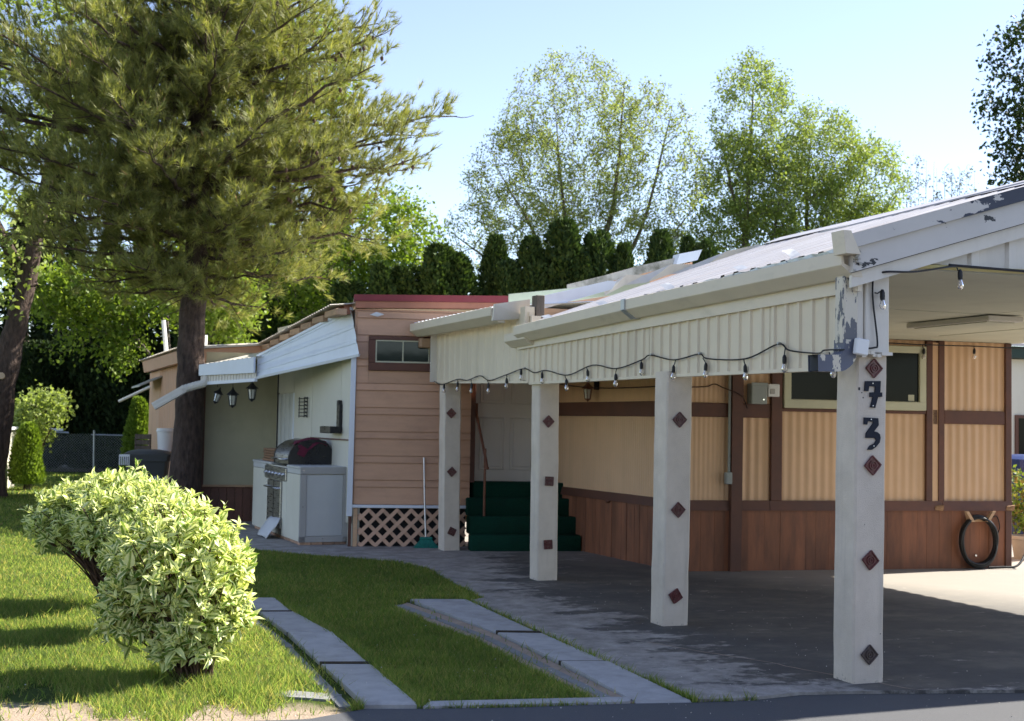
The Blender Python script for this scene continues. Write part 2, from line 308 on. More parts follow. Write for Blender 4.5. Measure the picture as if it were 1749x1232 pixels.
PATH_L = ([(-2.32, 11.6), (-2.04, 10.86), (-1.62, 9.78), (-1.21, 8.63), (-.78, 7.36)], [(-2.05, 11.64), (-1.76, 10.9), (-1.3, 9.82), (-.89, 8.66), (-.49, 7.38)])
PATH_R = ([(-.87, 11.71), (-.08, 10.03), (.35, 8.8), (.75, 7.62)], [(-.38, 11.76), (.25, 10.04), (.66, 8.83), (1.08, 7.68)])
def inpoly(P, poly):
    x, y = P[:, 0], P[:, 1]; res = np.zeros(len(P), bool); n = len(poly)
    for i in range(n):
        (x1, y1), (x2, y2) = poly[i], poly[(i+1) % n]
        if y1 == y2: continue
        res ^= ((y1 > y) != (y2 > y)) & (x < (x2-x1)*(y-y1)/(y2-y1)+x1)
    return res
# lawn soil: turf green with bare earth along the road
m, nt, b = nodes_of('lawn_soil'); M['soil'] = m
tc = N(nt, 'TexCoord'); sp = N(nt, 'SeparateXYZ'); nt.links.new(tc.outputs['Object'], sp.inputs[0])
edge = math_(nt, 'SUBTRACT', sp.outputs[1], math_(nt, 'MULTIPLY', sp.outputs[0], .03))
f = ramp(nt, math_(nt, 'ADD', edge, math_(nt, 'MULTIPLY', noise(nt, 1.6, 5, .6), 1.1)), 7.85, 8.15)
n1 = noise(nt, 5, 6, .65); n2 = noise(nt, 70, 4, .6)
turf = mix(nt, n1, (.035, .055, .012), (.07, .10, .02)); earth = mix(nt, n2, (.27, .20, .14), (.46, .37, .28))
nt.links.new(mix(nt, f, earth, turf), b.inputs['Base Color']); b.inputs['Roughness'].default_value = .95; b.inputs['Specular IOR Level'].default_value = .1
bump(nt, b, n2, .8, .02)
MB().add([(-250, -60, 0), (250, -60, 0), (250, 400, 0), (-250, 400, 0)], [(0, 1, 2, 3)]).build('ground', 'soil', kind='structure')
# road
m, nt, b = nodes_of('asphalt'); M['asphalt'] = m
n1 = noise(nt, 2.2, 6, .65); n2 = noise(nt, 260, 3, .6)
nt.links.new(mix(nt, n2, mix(nt, n1, (.035, .037, .042), (.06, .062, .068)), (.085, .087, .092)), b.inputs['Base Color']); b.inputs['Roughness'].default_value = .8
bump(nt, b, n2, .5, .006)
MB().add([(x, y, .006) for x, y in ROAD]+[(60, -50, .006), (-40, -50, .006)], [tuple(range(len(ROAD)+2))[::-1]]).build('road', 'asphalt', kind='structure')
# carport floor and patio: concrete under a worn black coat
m, nt, b = nodes_of('worn_floor'); M['floor'] = m
tc = N(nt, 'TexCoord'); sp = N(nt, 'SeparateXYZ'); nt.links.new(tc.outputs['Object'], sp.inputs[0])
x_, y_ = sp.outputs[0], sp.outputs[1]
ca = ramp(nt, math_(nt, 'ADD', x_, math_(nt, 'MULTIPLY', y_, -.03)), -1.5, .55, -.30, .26)
cb = ramp(nt, y_, 5.2, 9.0, 0, -.34)
cc_ = ramp(nt, y_, -.35, .25, -.28, 0)
cov = math_(nt, 'ADD', math_(nt, 'ADD', ca, cb), cc_)
nA = noise(nt, 1.5, 9, .68, (.75, 1.9, 1)); nB = noise(nt, 12, 6, .7)
fm = ramp(nt, math_(nt, 'ADD', math_(nt, 'ADD', nA, math_(nt, 'MULTIPLY', nB, .34)), cov), .60, .68)
conc = mix(nt, ramp(nt, noise(nt, 5, 9, .75), .3, .7), (.15, .135, .115), (.42, .39, .35))
coat = mix(nt, noise(nt, 4, 7, .7), (.032, .031, .030), (.092, .088, .082))
coat = mix(nt, ramp(nt, noise(nt, 1.3, 9, .72, (1, 1.5, 1), loc=(5, 2, 0)), .47, .66, 0, .55), coat, (.17, .15, .12))
coat = mix(nt, ramp(nt, noise(nt, 3.3, 10, .75, (.8, 1.8, 1), loc=(1, 7, 0)), .60, .66, 0, .8), coat, (.30, .27, .235))
pale_back = ramp(nt, math_(nt, 'ADD', math_(nt, 'MULTIPLY', y_, .5), x_), 4.2, 6.0, 0, .75)  # coat turns paler towards the back right
coat = mix(nt, pale_back, coat, (.34, .31, .265))
nt.links.new(mix(nt, fm, conc, coat), b.inputs['Base Color']); b.inputs['Roughness'].default_value = .8
bump(nt, b, math_(nt, 'ADD', math_(nt, 'MULTIPLY', fm, .5), noise(nt, 90, 4, .6)), .35, .006)
def w2cp(x, y): dx, dy = x-CPO[0], y-CPO[1]; return (_c*dx+_s*dy, -_s*dx+_c*dy)
mb = MB(); mb.prism([(*w2cp(x, y), 0.003) for x, y in SLAB], (0, 0, .019))
floor = mb.build('carport_floor', 'floor', kind='structure'); floor.location = (*CPO, 0); floor.rotation_euler = (0, 0, R(CPY))
# crack filled with pale grit across the floor
pts = [(-.55, 1.75), (-.33, 1.25), (-.12, .8), (.0, .42), (.16, .12), (.2, -.1), (.33, -.32)]
P = [Vector((x, y, .0235)) for x, y in pts]; q = []
for a, b2 in zip(P[:-1], P[1:]):
    for k in range(5): q.append(a.lerp(b2, k/5)+Vector((random.uniform(-.014, .014), random.uniform(-.014, .014), 0)))
mb = MB(); vs = []
for i, p in enumerate(q): w = random.uniform(.003, .008); vs += [p+Vector((-w, 0, 0)), p+Vector((w, .002, 0))]
mb.add(vs, [(2*i, 2*i+1, 2*i+3, 2*i+2) for i in range(len(q)-1)]); mb.build('floor_crack', 'dirtm', floor)
# kerb strip and the two slab paths
mb = MB(); mb.prism([(-.46, 7.395, .0), (.71, 7.625, .0), (.73, 7.76, .0), (-.43, 7.54, .0)], (0, 0, .018)); mb.build('kerb', 'concrete', kind='structure')
M['litter'] = mk('litter', (.05, .038, .026), .95, .3, 8, .6, 50, rnd=0)
def slab_path(name, path, top, edgings):
    root = None
    A, B = path
    for i in range(len(A)-1):
        a0, a1, b0, b1 = Vector((*A[i], 0)), Vector((*A[i+1], 0)), Vector((*B[i], 0)), Vector((*B[i+1], 0))
        g = .02/(a1-a0).length
        p = [a0.lerp(a1, g), b0.lerp(b1, g), b0.lerp(b1, 1-g), a0.lerp(a1, 1-g)]
        c = sum(p, Vector())/4; z = top-.008+random.uniform(-.005, .006); tl = (.011, -.004, .012, -.008)[i % 4]
        ch = .012; mb = MB()
        bot = [(*v.xy, .0) for v in p]; mid = [(*v.xy, z-ch+(tl if k < 2 else -tl)) for k, v in enumerate(p)]; tp = [(*(v+(c-v).normalized()*ch*1.3).xy, z+(tl if k < 2 else -tl)) for k, v in enumerate(p)]
        mb.add(bot+mid+tp, [(8, 9, 10, 11)[::-1]]+[(k, (k+1) % 4, 4+(k+1) % 4, 4+k) for k in range(4)]+[(4+k, 4+(k+1) % 4, 8+(k+1) % 4, 8+k) for k in range(4)])
        if root is None: root = bpy.data.objects.new(name, None); col.objects.link(root); root['kind'] = 'structure'
        mb.build('slab', 'concrete', root)
        if i: MB().prism([(*a0.lerp(a1, -g).xy, 0), (*b0.lerp(b1, -g).xy, 0), (*b0.lerp(b1, g*1.2).xy, 0), (*a0.lerp(a1, g*1.2).xy, 0)], (0, 0, top-.004)).build('joint', 'litter', root)
    for (x0, y0), (x1, y1), w, z in edgings:
        d = Vector((x1-x0, y1-y0, 0)).normalized(); nn = Vector((-d.y, d.x, 0))*w
        a, b2 = Vector((x0, y0, -.0)), Vector((x1, y1, -.0)); a += d*.006; b2 -= d*.006
        MB().prism([a, b2, b2+nn, a+nn], (0, 0, .010)).build('edging', 'edging', root)
    return root
slab_path('slab_path', PATH_L, .032, [((-2.335, 11.5), (-2.06, 10.83), -.05, .03), ((-2.10, 10.81), (-1.48, 9.26), -.065, .028), ((-1.49, 9.24), (-.86, 7.40), -.065, .022), ((-2.03, 11.66), (-1.74, 10.92), -.06, .04), ((-1.735, 10.9), (-1.1, 9.28), -.035, .03), ((-1.09, 9.26), (-.455, 7.42), -.045, .03)])
slab_path('slab_path', PATH_R, .034, [((-.90, 11.5), (-.53, 10.72), -.085, .026), ((-.52, 10.70), (-.125, 9.86), -.07, .03), ((-.12, 9.84), (.29, 8.70), -.07, .03), ((.295, 8.68), (.66, 7.66), -.07, .026)])
# bare soil bed along the second path
mb = MB(); mb.prism([(-.98, 11.3, 0), (-.60, 10.5, 0), (-.24, 9.75, 0), (.13, 8.72, 0), (.5, 7.75, 0), (.74, 7.64, 0), (.34, 8.8, 0), (-.09, 10.02, 0), (-.48, 10.86, 0), (-.88, 11.65, 0)], (0, 0, .007)); mb.build('soil_strip', 'dirtm', kind='structure')
mb = MB(); mb.prism([(-1.42, 7.66, 0), (-1.02, 7.56, 0), (-.95, 7.70, 0), (-1.3, 7.80, 0)], (0, 0, .013)); mb.build('stepping_stone', 'edging', kind='structure')
MB().add([(-40, 37.2, .006), (-14, 36.9, .006), (-9.6, 37.3, .006), (-6, 36, .006), (2, 36, .006), (6, 70, .006), (-40, 70, .006)], [tuple(range(7))]).build('woodland_floor', 'litter', kind='structure')  # leaf litter sheet, its dark colour standing in for the woods' shade
# grass blades
def grass(n_near, n_far):
    def sample(n, y0, y1, p):
        u = rng.random(n); Y = (y0**(1-p)+u*(y1**(1-p)-y0**(1-p)))**(1/(1-p)); X = (rng.random(n)*.62-.43)*Y
        return np.stack([X, Y], 1)
    P = np.concatenate([sample(n_near, 6.9, 17, 1.2), sample(n_far, 15, 36, 1.3)])
    ok = ~inpoly(P, SLAB) & ~inpoly(P, ROAD+[(60, -50), (-40, -50)])
    for A, B in (PATH_L, PATH_R): ok &= ~inpoly(P, A+B[::-1])
    ok &= ~inpoly(P, [(-.46, 7.395), (.71, 7.625), (.73, 7.76), (-.43, 7.54)])
    ok &= ~inpoly(P, [(-2.35, 11.5), (-2.16, 10.8), (-1.55, 9.24), (-.93, 7.4), (-.78, 7.4), (-1.21, 8.63), (-1.62, 9.78), (-2.04, 10.86), (-2.3, 11.55)]) | (rng.random(len(P)) < .06)
    ok &= ~inpoly(P, [(-.99, 11.4), (-.61, 10.5), (-.24, 9.75), (.11, 8.72), (.5, 7.75), (.75, 7.62), (.35, 8.8), (-.08, 10.03), (-.47, 10.87), (-.87, 11.7)]) | (rng.random(len(P)) < .015)
    # sparse and dry towards the road's bare margin
    w = P[:, 1]-P[:, 0]*.03; wob = .30*np.sin(P[:, 0]*3.1+1)+.2*np.sin(P[:, 0]*7.7+P[:, 1]*5)+.15*np.sin(P[:, 0]*17)
    dens = np.clip((w+wob-7.25)/.75, .03, 1); dens = np.where(P[:, 0] > -.85, 1, dens)
    # little bare patches under the shrubs
    for cx, cy, r in ((-1.92, 7.93, .3), (-2.7, 9.7, .35), (-3.3, 11, .4)): dens *= np.clip((np.hypot(P[:, 0]-cx, P[:, 1]-cy)/r), .15, 1)
    ok &= rng.random(len(P)) < dens
    P = P[ok]; n = len(P); Y = P[:, 1]
    tuft = .5+.5*np.sin(P[:, 0]*5.3+np.sin(P[:, 1]*4.1)*2)*np.sin(P[:, 1]*6.1+np.sin(P[:, 0]*3)*2)
    h = (.026+.026*rng.random(n))*(.75+.6*tuft)*np.where(rng.random(n) < .02, 1.7, 1)
    for cx, cy in ((-1.92, 7.93), (-2.7, 9.7), (-3.3, 11)): h *= 1+.9*np.exp(-((P[:, 0]-cx)**2+(P[:, 1]-cy)**2)/.35)
    for A_ in (*PATH_L, *PATH_R):
        for (ax_, ay_), (bx_, by_) in zip(A_[:-1], A_[1:]):
            t_ = np.clip(((P[:, 0]-ax_)*(bx_-ax_)+(P[:, 1]-ay_)*(by_-ay_))/((bx_-ax_)**2+(by_-ay_)**2), 0, 1); dd_ = np.hypot(P[:, 0]-ax_-t_*(bx_-ax_), P[:, 1]-ay_-t_*(by_-ay_)); h = np.where(dd_ < .06, np.minimum(h*1.5, .075), h)
    wd = .0032*np.maximum(1, Y/8)*(.8+.5*rng.random(n)); a = rng.random(n)*2*np.pi; ln = rng.normal(size=(n, 2))*.55
    side = np.stack([np.cos(a), np.sin(a)], 1)*wd[:, None]
    z0 = np.zeros((n, 1)); B0 = np.concatenate([P-side, z0], 1); B1 = np.concatenate([P+side, z0], 1); T = np.concatenate([P+ln*h[:, None], h[:, None]], 1)
    return np.stack([B0, B1, T], 1).reshape(-1, 3), np.arange(3*n).reshape(-1, 3)
M['blade'] = leafmat('blade', [(.052, .10, .028), (.078, .13, .035), (.11, .162, .048), (.21, .19, .10)], .58, .55, .2, .7, .4, (4.0, 3.4, 1.8))
V_, F_ = grass(430000, 170000)
link('lawn_grass', npmesh('lawn_grass', V_, F_, 'blade'), kind='stuff', label='short mown lawn grass between shrubs and slab paths', category='grass')
# pale petals and grit lying about
n = 900; P = np.stack([rng.uniform(-3.4, 3.2, n), rng.uniform(7.0, 13.5, n), np.full(n, .028)], 1); P = P[(rng.random(n) < np.where(P[:, 1] < 8.6, .9, .4))]
P[inpoly(P, ROAD+[(60, -50), (-40, -50)]), 2] = .009; P[:, 2] += np.where(inpoly(P, PATH_R[0]+PATH_R[1][::-1]) | inpoly(P, PATH_L[0]+PATH_L[1][::-1]), .03, 0)
d = rdir(len(P)); d[:, 2] *= .2; d = unit(d); V_, F_ = leaf_quads(P, d, rng.uniform(.006, .014, len(P)), rng.uniform(.005, .009, len(P)))
M['petal'] = mk('petal', (.6, .56, .48), .8, .3, 3, rnd=0)
link('fallen_petals', npmesh('fallen_petals', V_, F_, 'petal'), kind='stuff', label='scattered pale fallen petals and grit on ground', category='petals')
# ------------------------------------------------------------------ carport (local x to the right, y towards the back)
CP = thing('carport', 'cream metal carport with four white stucco posts on its open side', 'carport', (*CPO, 0), CPY)
SL = .300                                             # roof slope, ridge at x = 3
def tile_mesh():
    mb = MB(); mb.box(-.046, .046, -.010, 0, -.046, .046, .004)
    for s_ in (-1, 1): mb.box(-.044, .044, -.016, -.008, s_*.041-.005, s_*.041+.005, .002); mb.box(s_*.041-.005, s_*.041+.005, -.0155, -.008, -.036, .036, .002)
    X = Matrix.Rotation(R(90), 3, 'X')
    for r0 in (.026, .012): mb.lathe([(r0-.006, .008), (r0-.004, .017), (r0+.003, .017), (r0+.005, .008)], (0, 0, 0), 16, X)
    return mb
T0 = tile_mesh(); tile_me = {}
for k in ('tile', 'tile_dark'):
    me = bpy.data.meshes.new('tile'); me.from_pydata(T0.v, [], T0.f); me.materials.append(M[k]); tile_me[k] = me
def post(x, y, h, tiles, lean=(0, 0), w=.225):
    mb = MB(); n = 14
    # stucco post, a hair uneven along its height
    lv = []
    for i in range(n+1):
        z = h*i/n+.004 if i == 0 else h*i/n; e = random.uniform(-.003, .003); c = .012
        ox, oy = lean[0]*z/h+e, lean[1]*z/h
        lv.append([(ox+c, oy, z), (ox+w-c, oy, z), (ox+w, oy+c, z), (ox+w, oy+w-c, z), (ox+w-c, oy+w, z), (ox+c, oy+w, z), (ox, oy+w-c, z), (ox, oy+c, z)])
    vs = [p for l in lv for p in l]; fs = [(i*8+j, i*8+(j+1) % 8, i*8+8+(j+1) % 8, i*8+8+j) for i in range(n) for j in range(8)]+[tuple(range(8))[::-1], tuple(range(n*8, n*8+8))]
    mb.add(vs, fs); o = mb.build('post', 'stucco', CP); o.location = (x, y, 0)
    for tx, tz, ang, kind in tiles:
        t = link('tile', tile_me[kind], o); t.location = (tx+lean[0]*tz/h, -.0005+lean[1]*tz/h, tz); t.rotation_euler = (0, R(ang), 0)
    return o
p1 = post(0, 0, 2.06, [(.122, 1.98, 46, 'tile'), (.12, 1.372, 42, 'tile'), (.112, .782, 50, 'tile'), (.113, .199, 47, 'tile_dark')], (.018, 0))
post(-.1, 2.39, 2.03, [(.11, 1.646, 45, 'tile'), (.113, .933, 44, 'tile'), (.105, .256, 58, 'tile')], (.02, 0))
post(.02, 5.386, 2.03, [(.10, 1.618, 46, 'tile'), (.115, 1.017, 2, 'tile'), (.11, .382, -3, 'tile')], (-.012, 0), .22)
post(0, 8.485, 2.08, [(.085, 1.702, 45, 'tile'), (.10, .984, 47, 'tile'), (.11, .254, 25, 'tile')], (-.02, 0), .215)
for y in (.05, 6.7): post(5.9, y, 2.3, [])
# house number 73, painted metal digits with screws
for pl in ([(335, 285), (483, 280), (478, 390), (497, 390), (497, 432), (458, 435), (430, 540), (383, 535), (410, 437), (378, 437), (380, 393), (428, 390), (430, 335), (372, 335), (365, 382), (327, 380)],
           [(325, 633), (460, 638), (465, 705), (420, 765), (450, 770), (476, 792), (484, 825), (475, 870), (440, 915), (400, 942), (360, 942), (380, 905), (425, 880), (442, 850), (430, 828), (342, 830), (345, 785), (410, 690), (412, 672), (360, 670), (355, 702), (325, 700)]):
    mb = MB(); mb.prism([(.132+(cx-410)/5.6*.00435, -.001, 1.9015-(cy-280)/5.6*.00366) for cx, cy in pl], (0, -.009, 0))
    dg = mb.build('digit', 'navy', p1)
    mb = MB()
    for cx, cy in (((405, 305), (408, 520)) if pl[0][1] < 400 else ((390, 650), (418, 905))): mb.lathe([(.0045, 0), (.004, .003), (0, .003)], (.132+(cx-410)/5.6*.00435, -.010, 1.9015-(cy-280)/5.6*.00366), 8, Matrix.Rotation(R(90), 3, 'X'))
    mb.build('screw', 'alu', dg)
# chips of dark under the stucco paint
mb = MB()
for x, z, w, h in ((.012, 1.84, .012, .018), (.034, 1.822, .007, .007), (.045, 1.79, .006, .009), (.18, .32, .006, .006), (.06, 1.0, .005, .005)): mb.box(x+.016, x+w+.016, -.0012, .001, z, z+h)
mb.build('paint_chip', 'navy', p1)
# ribbed side panels, one per sheet
ys = [.16, .98, 1.92, 2.86, 3.8, 4.74, 5.62]
for a, b in zip(ys[:-1], ys[1:]):
    zb = np.interp((a+b)/2, [0, 2.6, 5.7], [1.985, 2.005, 2.01]); off = -.012-.003*(ys.index(a) % 2)
    mb = MB(); mb.ribs(a, b+.03, .157, 'box', lambda s_, d, off=off, zb=zb: ((off-.017*d, s_, zb), (off-.017*d, s_, 2.62)))
    mb.build('side_panel', 'cream_metal', CP)
for a, b in ((5.66, 6.7), (6.7, 7.75), (7.75, 8.84)):
    zb = np.interp((a+b)/2, [5.6, 8.8], [2.025, 2.095]); off = -.010-.004*(a > 7)
    mb = MB(); mb.ribs(a, b+.03, .21, 'trap', lambda s_, d, off=off, zb=zb: ((off-.012*d, s_, zb), (off-.012*d, s_, 2.74)))
    mb.build('side_panel', 'cream_metal', CP)
MB().box(.0, .13, .23, 5.6, 2.05, 2.6).build('beam', 'cream_metal', CP); MB().box(.0, .10, 5.61, 8.84, 2.10, 2.7).build('beam', 'cream_metal', CP)  # unseen beams added behind the side panels to block light
MB().box(-.10, .0, 8.845, 8.86, 2.09, 2.74).build('end_flashing', 'white_metal', CP)
for a, b, za, zb in ((.18, 2.62, 1.968, 1.985), (2.63, 5.58, 1.985, 1.99), (5.62, 8.86, 2.005, 2.075)):
    mb = MB(); mb.hexa([(-.034, a, za), (.03, a, za), (.03, b, zb), (-.034, b, zb), (-.034, a, za+.024), (.03, a, za+.024), (.03, b, zb+.024), (-.034, b, zb+.024)]); mb.build('bottom_trim', 'cream_metal', CP)
# gutter: two lengths with a strap at the lap
gp = [(-.035, 0), (-.10, 0), (-.185, .062), (-.19, .068), (-.19, .150), (-.178, .155), (-.178, .14), (-.17, .075), (-.045, .03)]
def gutter(y0, y1, z0, z1, grow=0., name='gutter', mat='cream_gutter', xo=0.):
    mb = MB(); A = [(x*(1+grow)+xo, y0, z0+z*(1+grow)) for x, z in gp]; B = [(x*(1+grow)+xo, y1, z1+z*(1+grow)) for x, z in gp]; n = len(A)
    mb.add(A+B, [(i, (i+1) % n, n+(i+1) % n, n+i) for i in range(n)]+[tuple(range(n)), tuple(range(n, 2*n))[::-1]]); return mb.build(name, mat, CP)
gutter(-.13, 3.02, 2.535, 2.490); gutter(2.98, 5.62, 2.486, 2.425, .03)
gutter(5.42, 6.02, 2.39, 2.385, -.1, xo=.02); gutter(2.96, 3.03, 2.484, 2.483, .07, 'gutter_strap', 'galv')
gutter(5.98, 9.05, 2.645, 2.66, .05, xo=-.12)
MB().prism([(-.30, 5.96, 2.66), (-.30, 5.90, 2.83), (.1, 5.92, 2.9), (.1, 5.96, 2.70)], (0, .05, 0)).build('end_cap', 'white_metal', CP)
MB().box(-.05, .06, 5.68, 5.82, 2.5, 2.80, .004).build('framing', 'cream_metal', CP); MB().box(.07, .16, 5.66, 5.80, 2.55, 2.92, .004).build('framing', 'bark_grey', CP); MB().box(.17, .9, 5.78, 5.85, 2.62, 2.80).build('framing', 'wood_raw', CP)
MB().box(-.22, -.03, 8.87, 9.0, 2.52, 2.64, .01).build('framing', 'wood_raw', CP)
# roof sheets, left slope (ribs run up the slope) and the right slope
def zr(x, y=0.): return 2.70-.026*y+(3.675-2.70+.026*y)*(x+.16)/3.18
k = -.2; i = 0
while k < 5.7:
    e = min(k+.82, 5.75); mb = MB(); lift = .0035*(i % 2)
    mb.ribs(k, e, .205, 'trap', lambda s_, d, lift=lift: ((-.165+.012*math.sin(s_*9), s_, zr(-.165, s_)+.022*d+lift), (3.02, s_, zr(3.02)+.022*d+lift))); mb.build('roof_sheet', 'roof_metal', CP); k = e; i += 1
k = -.2
while k < 5.7:
    e = min(k+1.64, 5.75); mb = MB(); mb.ribs(k, e, .205, 'trap', lambda s_, d: ((6.25, s_, zr(3.02)-.3*3.23+.022*d), (3.02, s_, zr(3.02)+.022*d))); mb.build('roof_sheet', 'roof_metal', CP); k = e
mb = MB(); mb.prism([(2.80, -.22, zr(2.80)+.028), (3.02, -.22, zr(3.02)+.034), (3.24, -.22, zr(2.80)+.028), (3.02, -.22, zr(3.02)+.05)], (0, 5.98, 0)); mb.build('ridge_cap', 'roof_metal', CP)
MB().hexa([(-.05, -.1, 2.45), (-.02, -.1, 2.45), (-.02, 5.9, 2.36), (-.05, 5.9, 2.36), (-.05, -.1, 2.70), (-.02, -.1, 2.70), (-.02, 5.9, 2.55), (-.05, 5.9, 2.55)]).build('eave_board', 'cream_gutter', CP)
# crumpled closure strip along the eave under the ribs
mb = MB(); pts = []; yy = -.05
while yy < 5.65: pts.append((yy, random.uniform(-.010, .008))); yy += random.uniform(.04, .1)
vs = []
for y, e in pts: vs += [(-.172+e*.5, y, zr(-.16, y)-.035), (-.176+e, y, zr(-.16, y)+.010+e)]
mb.add(vs, [(2*i, 2*i+2, 2*i+3, 2*i+1) for i in range(len(pts)-1)]); mb.build('eave_strip', 'galv', CP)
for y, h in ((.55, .075), (1.2, .05), (2.35, .06), (3.6, .05), (4.9, .055)):      # curled ends of the sheets
    mb = MB(); z = zr(-.15, y)+.01; vs = []
    for t in range(6): a = R(t*34); vs += [(-.17+h*.5*math.sin(a), y-.10*math.cos(a)*.5, z+h*(1-math.cos(a))*.5), (-.08+h*.5*math.sin(a), y-.10*math.cos(a)*.5+.02, z+.03+h*(1-math.cos(a))*.45)]
    mb.add(vs, [(2*i, 2*i+2, 2*i+3, 2*i+1) for i in range(5)]); mb.build('curled_edge', 'galv', CP)
# lower rear roof over the far end, its inner part added to block sun
mb = MB(); mb.ribs(5.95, 9.05, .16, 'sine', lambda s_, d: ((-.27, s_, 2.80+.02*d+.008*(s_-6)), (3.0, s_, 3.10+.02*d))); mb.build('rear_roof_sheet', 'blue_metal', CP)
MB().prism([(-.04, 6.18, 2.83), (.70, 6.18, 2.93), (1.62, 6.18, 3.10), (1.62, 6.18, 3.215), (.70, 6.18, 3.075), (-.04, 6.18, 2.97)], (0, .03, 0)).build('flashing', 'pale_green', CP)
MB().prism([(.24, 5.98, 2.80), (1.07, 5.98, 3.06), (1.12, 5.98, 3.15), (1.02, 5.98, 3.15), (.19, 5.98, 2.93)], (0, .03, 0)).build('flashing', 'blue_metal', CP)
mb = MB(); pts = [(1.0, 3.08), (1.25, 3.21), (1.5, 3.25), (1.8, 3.36), (2.1, 3.40), (2.5, 3.55), (2.95, 3.68)]; vs = []
for i, (x, z) in enumerate(pts): vs += [(x, 6.02+.03*(i % 2), z-.09), (x, 6.05-.03*(i % 2), z+.02*(i % 2)), (x, 6.12, z-.01)]
mb.add(vs, [(3*i+j, 3*i+3+j, 3*i+4+j, 3*i+1+j) for i in range(len(pts)-1) for j in (0, 1)]); mb.build('flashing', 'white_metal', CP)
MB().prism([(1.0, 7.0, 3.12), (2.5, 7.0, 3.54), (2.5, 7.0, 3.63), (1.9, 7.0, 3.475), (1.5, 7.0, 3.35), (1.0, 7.0, 3.21)], (0, .09, 0)).build('rear_beam', 'moss_beam', CP)
MB().prism([(1.0, 7.03, 2.8), (2.6, 7.03, 3.2), (2.6, 7.03, 3.56), (1.0, 7.03, 3.15)], (0, .05, 0)).build('rear_fascia', 'tan_board', CP)
MB().prism([(2.32, 6.9, 3.50), (2.6, 6.9, 3.57), (2.66, 6.9, 3.70), (2.36, 6.9, 3.63)], (0, .16, 0)).build('flashing', 'blue_metal', CP)
# front rake: capping, fascia, lower board
def rake(x0, x1, lo, hi, y, th, mat, name):
    mb = MB(); mb.prism([(x0, y, lo+SL*x0), (x1, y, lo+SL*x1), (x1, y, hi+SL*x1), (x0, y, hi+SL*x0)], (0, th, 0)); o = mb.build(name, mat, CP)
    if x1 > 2.9: MB().prism([(x1, y, lo+SL*x1), (6.3, y, lo+SL*x1-.3*(6.3-x1)), (6.3, y, hi+SL*x1-.3*(6.3-x1)), (x1, y, hi+SL*x1)], (0, th, 0)).build(name, mat, CP)
    return o
rake(-.20, 3.02, 2.745, 2.835, -.20, .04, 'peel_rake', 'rake_capping'); rake(-.13, 3.02, 2.595, 2.742, -.165, .05, 'peel_rake2', 'rake_fascia'); rake(-.12, 3.02, 2.589, 2.594, -.14, .02, 'black_mat', 'rake_gap')  # thin black strip painted in as the shade of the gap under the fascia
rake(-.11, 3.02, 2.50, 2.588, -.125, .03, 'white_metal', 'rake_board')
MB().prism([(-.20, -.215, 2.825), (3.02, -.215, 2.83+.9), (3.02, -.215, 2.84+.9), (-.20, -.215, 2.835)], (0, .3, 0)).build('rake_lip', 'roof_metal', CP)
mb = MB(); mb.hexa([(-.225, -.23, 2.66), (-.12, -.23, 2.66), (-.12, -.1, 2.66), (-.225, -.1, 2.66), (-.245, -.23, 2.80), (-.19, -.23, 2.80), (-.17, -.1, 2.80), (-.245, -.1, 2.80)]); mb.build('rake_end_cap', 'cream_gutter', CP)
mb = MB()
for i in range(26):
    c = Vector((random.gauss(-.115, .012), -.17, random.gauss(2.64, .03))); s_ = random.uniform(.008, .022); mb.hexa([tuple(c+Vector(((a & 1)*s_, ((a >> 1) & 1)*-.02*random.random(), (a >> 2)*s_))) for a in (0, 1, 3, 2, 4, 5, 7, 6)])
mb.build('torn_corner', 'moss_beam', CP)
mb = MB(); mb.ribs(.30, 3.0, .30, 'box', lambda s_, d: ((s_, -.06-.02*d, 2.655), (s_, -.06-.02*d, 2.52+SL*s_))); mb.build('gable_panel', 'white_metal', CP)
mb = MB(); mb.ribs(3.0, 6.1, .30, 'box', lambda s_, d: ((s_, -.06-.02*d, 2.60), (s_, -.06-.02*d, 2.52+.9-SL*(s_-3)))); mb.build('gable_panel', 'white_metal', CP)
MB().tube([(.30, -.085, 2.632), (1.3, -.085, 2.645), (6, -.085, 2.64)], .016, 8).build('conduit', 'yellow_pipe', CP, 40)
MB().tube([(.62, -.12, 2.648), (1.4, -.12, 2.640), (6, -.12, 2.63)], .009, 6).build('cable', 'wire', CP)
# boxed upper post, downspout with its elbow, switch box
mb = MB(); mb.box(.0, .05, -.02, .2, 2.06, 2.52, .004); mb.build('post_casing', 'white_metal', CP); mb = MB(); mb.box(.053, .232, -.035, .2, 2.075, 2.575, .006); mb.build('post_casing', 'white_metal', CP)
mb = MB()
for i in range(9): x = -.01+.028*i; z = 2.055+random.uniform(-.01, .012); mb.box(x, x+.03, -.045-random.random()*.02, .1, z, z+.02)
mb.build('torn_flashing', 'white_metal', CP)
mb = MB(); mb.box(-.125, -.015, -.06, .04, 2.12, 2.55, .012); mb.build('downspout', 'peel_spout', CP)
def rect_sweep(pts, w, d, mb):
    pts = [Vector(p) for p in pts]; vs = []; n = len(pts)
    for i, p in enumerate(pts):
        t = (pts[min(i+1, n-1)]-pts[max(i-1, 0)]).normalized(); yv = Vector((0, 1, 0)); sd = t.cross(yv).normalized()
        vs += [p+sd*w+yv*d, p+sd*w-yv*d, p-sd*w-yv*d, p-sd*w+yv*d]
    mb.add(vs, [(4*i+j, 4*i+(j+1) % 4, 4*i+4+(j+1) % 4, 4*i+4+j) for i in range(n-1) for j in range(4)])
